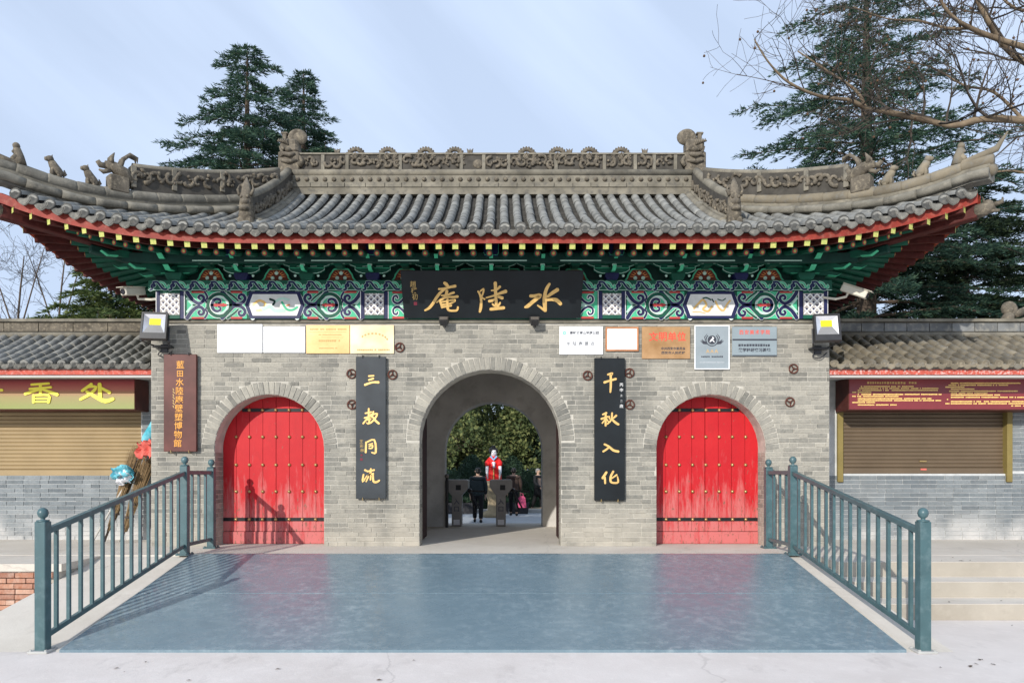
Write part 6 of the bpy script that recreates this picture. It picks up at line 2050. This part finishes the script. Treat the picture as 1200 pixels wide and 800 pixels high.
# left of the gate
cedar((-9.9, 8.6, ZG), 7.0, 3.4, 'sunlit yellow green evergreen behind the left shop under the roof corner', 109, z0=.25, tiers=26, taper=.6, dens=1.5, mat_='sunleaf')
broadleaf((-8.0, 7.6, ZG), 5.0, 2.3, 'dark evergreen behind the left shop beside the gate corner', 110, n=15000, zc=.6)
broadleaf((-13.7, 10.5, ZG), 5.6, 1.3, 'small dark conical evergreen behind the left shop near the picture edge', 111, n=6000, zc=.55, clumps=24)
broadleaf((-11.6, 11.5, ZG), 5.0, 2.2, 'low dark shrub behind the left shop ridge', 112, n=11000, zc=.6, clumps=24)
for k, (px, lab, sd) in enumerate(((22, 'thin bare tree at the left edge of the picture', 121), (70, 'thin bare tree behind the left shop, nearer the gate corner', 122))):
    d = 24
    x, y, z = at(px, 480, d)
    top = at(px + 6, 300, d); mid = at(px - 2, 400, d)
    limbs = [([(x, y, ZG), mid, top], .06, .015, 9), ([mid, at(px - 25, 330, d + .5), at(px - 42, 285, d)], .03, .008, 6), ([mid, at(px + 18, 330, d - .5), at(px + 30, 290, d)], .03, .008, 6)]
    bare('bare_tree', (x, y, ZG), lab, sd, limbs, 'twig', 'bark', depth=3, group='bare trees behind the left shop', thin=1.3)

broadleaf((-10.6, 9.8, ZG), 6.0, 2.0, 'mid green evergreen behind the left shop, between the bare trees and the sunlit one', 113, mat_='goldleaf', n=14000, zc=.6, clumps=34)

# plane tree with bare limbs reaching in from the right
D = 12.6
pl = (13.2, 2.6, ZG)
tr = [(13.2, 2.6, ZG), (13.1, 2.55, 3.0), (12.9, 2.4, 5.6), (12.4, 2.3, 7.6)]
limbs = [
    (tr, .26, .16, 0),
    ([tr[2], at(1290, 150, D + .2), at(1200, 141, D), at(1150, 140, D), at(1118, 147, D), at(1080, 140, D), at(1040, 131, D - .3), at(1015, 127, D - .4), at(995, 117, D - .5), at(962, 113, D - .6), at(925, 97, D - .8), at(900, 72, D - .9), at(884, 46, D - 1)], .075, .009, 26),
    ([at(1015, 127, D - .4), at(1002, 105, D - .3), at(965, 80, D), at(935, 60, D)], .03, .01, 6),
    ([tr[3], at(1260, 100, D + .4), at(1200, 72, D + .3), at(1174, 50, D + .2), at(1158, 24, D), at(1143, -6, D), at(1128, -60, D)], .065, .03, 13),
    ([tr[3], at(1250, 70, D - .4), at(1200, 55, D - .5), at(1171, 46, D - .5), at(1138, 33, D - .6), at(1116, 19, D - .7), at(1100, -4, D - .8), at(1080, -50, D - .8)], .06, .014, 15),
    ([at(1138, 33, D - .6), at(1110, 33, D - .4), at(1075, 24, D - .2), at(1040, 22, D), at(1000, 8, D)], .028, .008, 11),
    ([tr[3], at(1240, 20, D + 1), at(1190, 10, D + 1), at(1160, -20, D + 1)], .05, .015, 10),
    ([tr[2], at(1280, 190, D + .8), at(1215, 203, D + .8), at(1180, 200, D + .8), at(1130, 208, D + .9)], .035, .009, 10),
    ([at(1200, 141, D), at(1165, 108, D + .3), at(1130, 100, D + .4), at(1090, 78, D + .6), at(1050, 72, D + .6)], .028, .007, 13),
]
_, nt = bare('plane_tree', pl, 'bare plane tree with pale limbs and seed balls reaching in over the right roof corner', 131, limbs, 'twig', 'planebark', depth=3, seeds=.16, thin=.9)

# courtyard seen through the arch
broadleaf((-3.6, 35.0, ZG), 9.0, 4.2, 'broad yellow green evergreen in the courtyard, left in the arch', 141, mat_='goldleaf', n=24000, zc=.44, clumps=60, leaf=.24)
broadleaf((.9, 38.0, ZG), 10.0, 4.4, 'tall yellow green evergreen in the courtyard, middle of the arch behind the statue', 142, mat_='goldleaf', n=26000, zc=.43, clumps=64, leaf=.25)
broadleaf((5.2, 36.0, ZG), 9.0, 3.9, 'dark evergreen in the courtyard, right in the arch', 143, n=22000, zc=.42, clumps=54, leaf=.24)
broadleaf((-8.5, 43.0, ZG), 10.0, 5.5, 'dark evergreen in the courtyard behind the yellow green one', 144, n=20000, zc=.42, clumps=50, leaf=.26)
broadleaf((4.0, 47.0, ZG), 11.0, 6.5, 'far dark evergreen at the back of the courtyard, right', 145, n=22000, zc=.42, clumps=60, leaf=.3)
dome((-1.07, 20.2, ZG), .85, 2.3, 'big clipped dome shrub left of the red statue', 151)
dome((.6, 20.6, ZG), .75, 2.25, 'clipped dome shrub just right of the red statue', 152)
dome((2.9, 19.0, ZG), .9, 1.2, 'low clipped shrub at the right side of the courtyard', 153, 2000)
hd = thing('clipped_hedge', (0, 22.5, ZG), 'long dark hedge across the back of the courtyard', 'hedge')
g = np.random.default_rng(3); n = 15000
p = np.stack([g.uniform(-9, 9, n), g.uniform(-.5, .5, n), g.uniform(.05, 1.7, n)], 1)
dd = g.normal(size=(n, 3)); dd /= np.linalg.norm(dd, axis=1, keepdims=True)
blades('leaves', p, p + dd * .14, .05, 'hedge', hd, 3)
m = MB(); m.box(-9, 9, -.4, .4, 0, 1.55); m.build('inner_foliage', 'hedge', hd)

bed = thing('planting_bed', (0, 18.2, ZG), 'pale stone kerb of the planting bed behind the visitors', 'kerb')
m = MB()
for k in range(14): m.cbox(-7 + k * 1.0 + .006, -6 + k * 1.0 - .006, 0, .25, 0, .14, .01)
m.build('kerb', 'curb', bed)
m = MB(); m.box(-7, 7, .25, 2.6, 0, .1); m.build('soil', 'soil', bed)
for k, x in enumerate((-1.9, -1.1, .1, .85, 2.4, 3.3)):
    pt = thing('planter', (x, 17.75, ZG), ('dark planter box with low plants, ' + ('far left in the arch', 'left of the walking man', 'under the red statue', 'right of the statue', 'beside the man at the arch edge', 'hidden at the right arch edge')[k]), 'planter')
    m = MB(); m.prism([(-.3, 0), (.3, 0), (.36, .42), (-.36, .42)], -.22, .22); m.build('box', 'pot', pt)
    g = np.random.default_rng(200 + k); n = 260
    p = np.stack([g.uniform(-.3, .3, n), g.uniform(-.2, .2, n), g.uniform(.40, .5, n)], 1); dd = g.normal(size=(n, 3)) * .5 + np.array([0, 0, .8]); dd /= np.linalg.norm(dd, axis=1, keepdims=True)
    blades('plants', p, p + dd * .2, .02, 'hedge', pt, k)
# ------------------------------------------------------------------ turnstiles, statue and visitors
def turnstile(px, label, txt):
    d = 14.42; x = (px - 588) * d / 867 + .163
    t = thing('turnstile', (x, d - 10.45, 0), label, 'turnstile', 'ticket turnstiles in the rear arch')
    m = MB(); m.cbox(-.095, .095, -.12, .30, 0, .62, .008); m.build('pedestal', 'steel', t)
    m = MB(); m.prism([(-.10, .60), (.10, .60), (.22, .74), (.22, .88), (.20, .90), (-.20, .90), (-.22, .88), (-.22, .76)], -.16, .55); m.build('head', 'steel', t)
    m = MB(); m.cbox(-.015, .085, -.165, -.158, .70, .80, .003); m.build('reader', 'black', t)
    for k, ch in enumerate(txt): text(ch, .12, 'inktext', (0, -.1225, .47 - .14 * k), t, 'lettering', .001, .002)
    m = MB(); m.box(-.06, .06, -.123, -.119, .03, .13); m.build('sticker', 'paper', t)
    m = MB()
    m.ball((.24, .2, .68), (.05, .05, .05), 8, 6)
    m.build('hub', 'dark', t)
    for k, e in enumerate(((.36, .1, .26), (.42, .32, .34), (.58, .2, .66))):
        m = MB(); m.tube([(.24, .2, .68), e], .018, 6); m.build('arm', 'dark', t)
    return t
turnstile(535.5, 'stainless steel turnstile with black reader, left of the walking man', '入口')
turnstile(587, 'stainless steel turnstile with black reader, right of the walking man', '入口')
m = MB(); gp = thing('gate_post', (-.88, 3.6, 0), 'thin dark metal post with round top at the left side of the rear arch', 'post')
m.tube([(0, 0, 0), (0, 0, .95)], .03, 8); m.build('shaft', 'dark', gp)
m = MB(); m.ball((0, 0, .97), .045); m.build('cap', 'steel', gp)

# red-robed figure on a stone bowl
d = 26.0; x, y, _ = at(578.5, 563, d)
st = thing('robed_statue', (x, y, ZG), 'pale-faced figure in a bright red robe standing on a tan stone pedestal', 'statue')
m = MB(); m.smooth = True; m.lathe([(.42, 0), (.42, .15), (.22, .25), (.2, .6), (.34, .9), (.52, 1.1), (.5, 1.24), (.3, 1.28)], n=16); m.build('pedestal', 'stone', st)
zb = 1.27
m = MB(); m.smooth = True
m.lathe([(.27, 0), (.28, .06), (.26, .3), (.22, .52), (.21, .66), (.22, .76), (.16, .83), (.08, .87)], n=14, M=Matrix.Translation((0, 0, zb)) @ Matrix.Diagonal((1, .65, 1, 1)))
for s in (-1, 1):
    m.tube([(s * .13, 0, zb + .76), (s * .21, -.05, zb + .64), (s * .2, -.14, zb + .54)], [.08, .10, .10], 8)
m.build('robe', 'robe', st)
m = MB(); m.smooth = True
for s in (-1, 1): m.tube([(s * .22, -.12, zb + .52), (s * .23, -.14, zb + .3), (s * .2, -.12, zb + .06)], [.06, .05, .02], 7)
m.tube([(.0, -.21, zb + .60), (.02, -.22, zb + .46)], [.04, .05], 6); m.ball((.0, -.2, zb + .62), (.07, .05, .06))
m.build('white_sleeve', 'paper', st)
m = MB(); m.smooth = True; m.ball((0, 0, zb + 1.0), (.12, .12, .15), 12, 9); m.ball((0, -.12, zb + .98), (.018, .025, .03), 6, 4); m.tube([(0, 0, zb + .84), (0, 0, zb + .92)], .06, 8); m.build('head', 'paper', st)
m = MB(); m.ball((-.045, -.113, zb + 1.02), (.018, .01, .014), 6, 4); m.ball((.045, -.113, zb + 1.02), (.018, .01, .014), 6, 4); m.build('eyes', 'hair', st)
m = MB(); m.smooth = True; m.ball((-.02, .035, zb + 1.07), (.155, .14, .13), 10, 7); m.ball((-.11, -.05, zb + 1.03), (.05, .07, .1)); m.ball((.1, -.03, zb + 1.06), (.045, .06, .08)); m.ball((0, .02, zb + 1.2), (.07, .06, .06)); m.build('hair', 'hair', st)
m = MB(); m.ribbon([(-.1, zb + .86), (.0, zb + .74), (.1, zb + .86)], .06, -.17, .03); m.build('collar', 'sash', st)
m = MB(); m.ribbon([(0, zb + .42), (0, zb + .05)], .035, -.225, .01); m.build('ribbon_tie', 'gold', st)

# visitors: one skinned surface for the body, clothes as children
def skinned(name, joints, edges, radii, mat_, parent, root=0, sub=2):
    me = bpy.data.meshes.new(name); me.from_pydata(joints, edges, []); me.update()
    me.materials.append(MAT[mat_])
    o = inst(name, me, parent)
    md_ = o.modifiers.new('skin', 'SKIN')
    for i, v in enumerate(me.skin_vertices[0].data):
        rr = radii[i]; v.radius = rr if isinstance(rr, tuple) else (rr, rr); v.use_root = (i == root)
    md_.use_smooth_shade = True
    sb = o.modifiers.new('sub', 'SUBSURF'); sb.levels = sub; sb.render_levels = sub
    # bake the modifiers so that the body is one plain continuous mesh
    bpy.context.view_layer.update()
    ev = o.evaluated_get(bpy.context.evaluated_depsgraph_get())
    nm = bpy.data.meshes.new_from_object(ev)
    nm.name = name
    if not nm.materials: nm.materials.append(MAT[mat_])
    o.modifiers.clear(); o.data = nm
    return o

def visitor(loc, face, label, coat, legs, hairm, stride=.22, h=1.70, arm=.0, long_coat=False):
    p = thing('person', loc, label, 'person', None, face)
    k = h / 1.70
    J = lambda *a: tuple(v * k for v in a)
    hip, chest, neck, head = J(0, 0, .92), J(0, -.01, 1.28), J(0, .0, 1.46), J(0, -.02, 1.60)
    pts = [hip, J(0, 0, 1.08), chest, J(0, 0, 1.40), neck, J(0, -.01, 1.53), J(0, -.025, 1.61), J(0, -.02, 1.67)]
    rad = [J(.15, .11), J(.14, .1), J(.17, .11), J(.13, .09), .052 * k, .062 * k, J(.078, .092), J(.055, .065)]
    ed = [(i, i + 1) for i in range(7)]
    lg = []
    for s in (-1, 1):
        f = stride * s
        b = len(pts)
        pts += [J(s * .09, 0, .86), J(s * .10, -f * .45, .48), J(s * .10, -f * .55 + (.12 if f < 0 else .0), .09), J(s * .11, -f * .55 - .13 + (.12 if f < 0 else 0), .035)]
        rad += [.088 * k, .06 * k, .042 * k, .036 * k]
        ed += [(0, b), (b, b + 1), (b + 1, b + 2), (b + 2, b + 3)]
        lg.append(pts[b:b + 4])
    ar = []
    for s in (-1, 1):
        f = -stride * s * .8
        b = len(pts)
        pts += [J(s * .2, 0, 1.38), J(s * .25, -f * .25 + .02, 1.12), J(s * .24, -f * .6 - .05 - arm, .88 + arm * .3), J(s * .235, -f * .65 - .09 - arm, .79 + arm * .35)]
        rad += [.058 * k, .043 * k, .032 * k, .03 * k]
        ed += [(3, b), (b, b + 1), (b + 1, b + 2), (b + 2, b + 3)]
        # hand: four fingers of unequal length and a thumb
        w = Vector(pts[b + 3]); hd_ = Vector((0, -.03, -.06)).normalized()
        for q, (ox, ln) in enumerate(((-.025, .065), (-.008, .078), (.009, .072), (.026, .055))):
            c = len(pts)
            pts += [tuple(w + Vector((s * .0, ox * 1.0, 0)) + hd_ * .05 * k), tuple(w + Vector((-s * .012, ox * 1.1, 0)) + hd_ * (.05 + ln) * k)]
            rad += [.010 * k, .007 * k]; ed += [(b + 3, c), (c, c + 1)]
        c = len(pts)
        pts += [tuple(w + Vector((-s * .02, -.035, -.03))), tuple(w + Vector((-s * .03, -.05, -.065)))]
        rad += [.011 * k, .008 * k]; ed += [(b + 3, c), (c, c + 1)]
        ar.append(pts[b:b + 4])
    body = skinned('body', pts, ed, rad, 'skin', p, 0, 2)
    # face details and hair
    m = MB(); m.smooth = True
    m.ball(J(0, -.108, 1.595), (.013, .018, .022), 6, 5)
    for s in (-1, 1): m.ball(J(s * .082, -.01, 1.60), (.012, .02, .03), 6, 5)
    m.build('nose_and_ears', 'skin', p)
    m = MB()
    for s in (-1, 1): m.ball(J(s * .032, -.098, 1.625), (.012, .008, .007), 6, 4)
    m.ribbon([(-.024, 1.555 * k), (.024, 1.555 * k)], .008, -.098, .004); m.build('eyes_and_mouth', 'hair', p)
    m = MB(); m.smooth = True
    m.ball(J(0, .015, 1.652), (.09 * k, .098 * k, .07 * k), 12, 8); m.ball(J(0, .05, 1.60), (.082 * k, .062 * k, .075 * k), 10, 7)
    m.build('hair', hairm, p)
    # trousers
    tp = [J(0, 0, 1.0), J(0, 0, .90)]; trd = [J(.165, .125), J(.168, .13)]; te = [(0, 1)]
    for a in lg:
        b = len(tp); q = Vector(a[2]) + Vector((0, 0, .0))
        tp += [a[0], a[1], tuple(Vector(a[2]) + Vector((0, 0, .02)))]; trd += [.108 * k, .082 * k, .07 * k]
        te += [(1, b), (b, b + 1), (b + 1, b + 2)]
    skinned('trousers', tp, te, trd, legs, p, 0, 2)
    m = MB(); m.smooth = True
    for a in lg:
        t0, t1 = Vector(a[2]), Vector(a[3])
        m.tube([t0 + Vector((0, .07, -.045)), t0 + Vector((0, .02, -.03)), t1 + Vector((0, 0, .005)), t1 + Vector((0, -.06, -.002))], [.035, .05, .045, .028], 8)
    m.build('shoes', 'shoe', p)
    # coat
    zl = .55 if long_coat else .80
    cp = [J(0, 0, 1.43), J(0, 0, 1.36), J(0, 0, 1.16), J(0, 0, .98), J(0, 0, zl)]; crd = [J(.085, .075), J(.185, .125), J(.205, .15), J(.2, .148), J(.215, .16)]
    ce = [(i, i + 1) for i in range(4)]
    for a in ar:
        b = len(cp)
        cp += [a[0], a[1], tuple(Vector(a[2]) + Vector((0, 0, .0)))]; crd += [.082 * k, .07 * k, .055 * k]
        ce += [(1, b), (b, b + 1), (b + 1, b + 2)]
    skinned('coat', cp, ce, crd, coat, p, 2, 2)
    return p, ar
d = 23.2; x, y, _ = at(560, 612, d)
visitor((x, y, ZG), pi, 'man in a dark jacket seen from behind, walking between the two turnstiles', 'jacket', 'trouser', 'hair', .20)
d = 26.9; x, y, _ = at(602, 604, d)
p2, ar = visitor((x, y, ZG), pi, 'person in a brown coat seen from behind, right of the right turnstile', 'browncoat', 'trouser', 'hair', .18, 1.72)
bagx, bagy, _ = at(611.5, 590, d)
bg_ = thing('shopping_bag', (bagx, bagy - .12, ZG + .30), 'pink carrier bag hanging at the side of the person in the brown coat', 'bag')
m = MB(); m.prism([(-.16, 0), (.16, 0), (.12, .36), (.05, .42), (-.05, .42), (-.12, .36)], -.07, .07); m.build('sack', 'pink', bg_)
m = MB(); m.tube([(-.06, 0, .38), (-.03, 0, .52), (.03, 0, .52), (.06, 0, .38)], .012, 5); m.build('handles', 'pink', bg_)
d = 30.7; x, y, _ = at(630.5, 597.5, d)
visitor((x, y, ZG), .9, 'grey-haired person in a long black coat at the right edge of the rear arch', 'blackcoat', 'trouser', 'greyhair', .2, 1.72, .16, True)

bpy.data.objects.remove(_tobj)
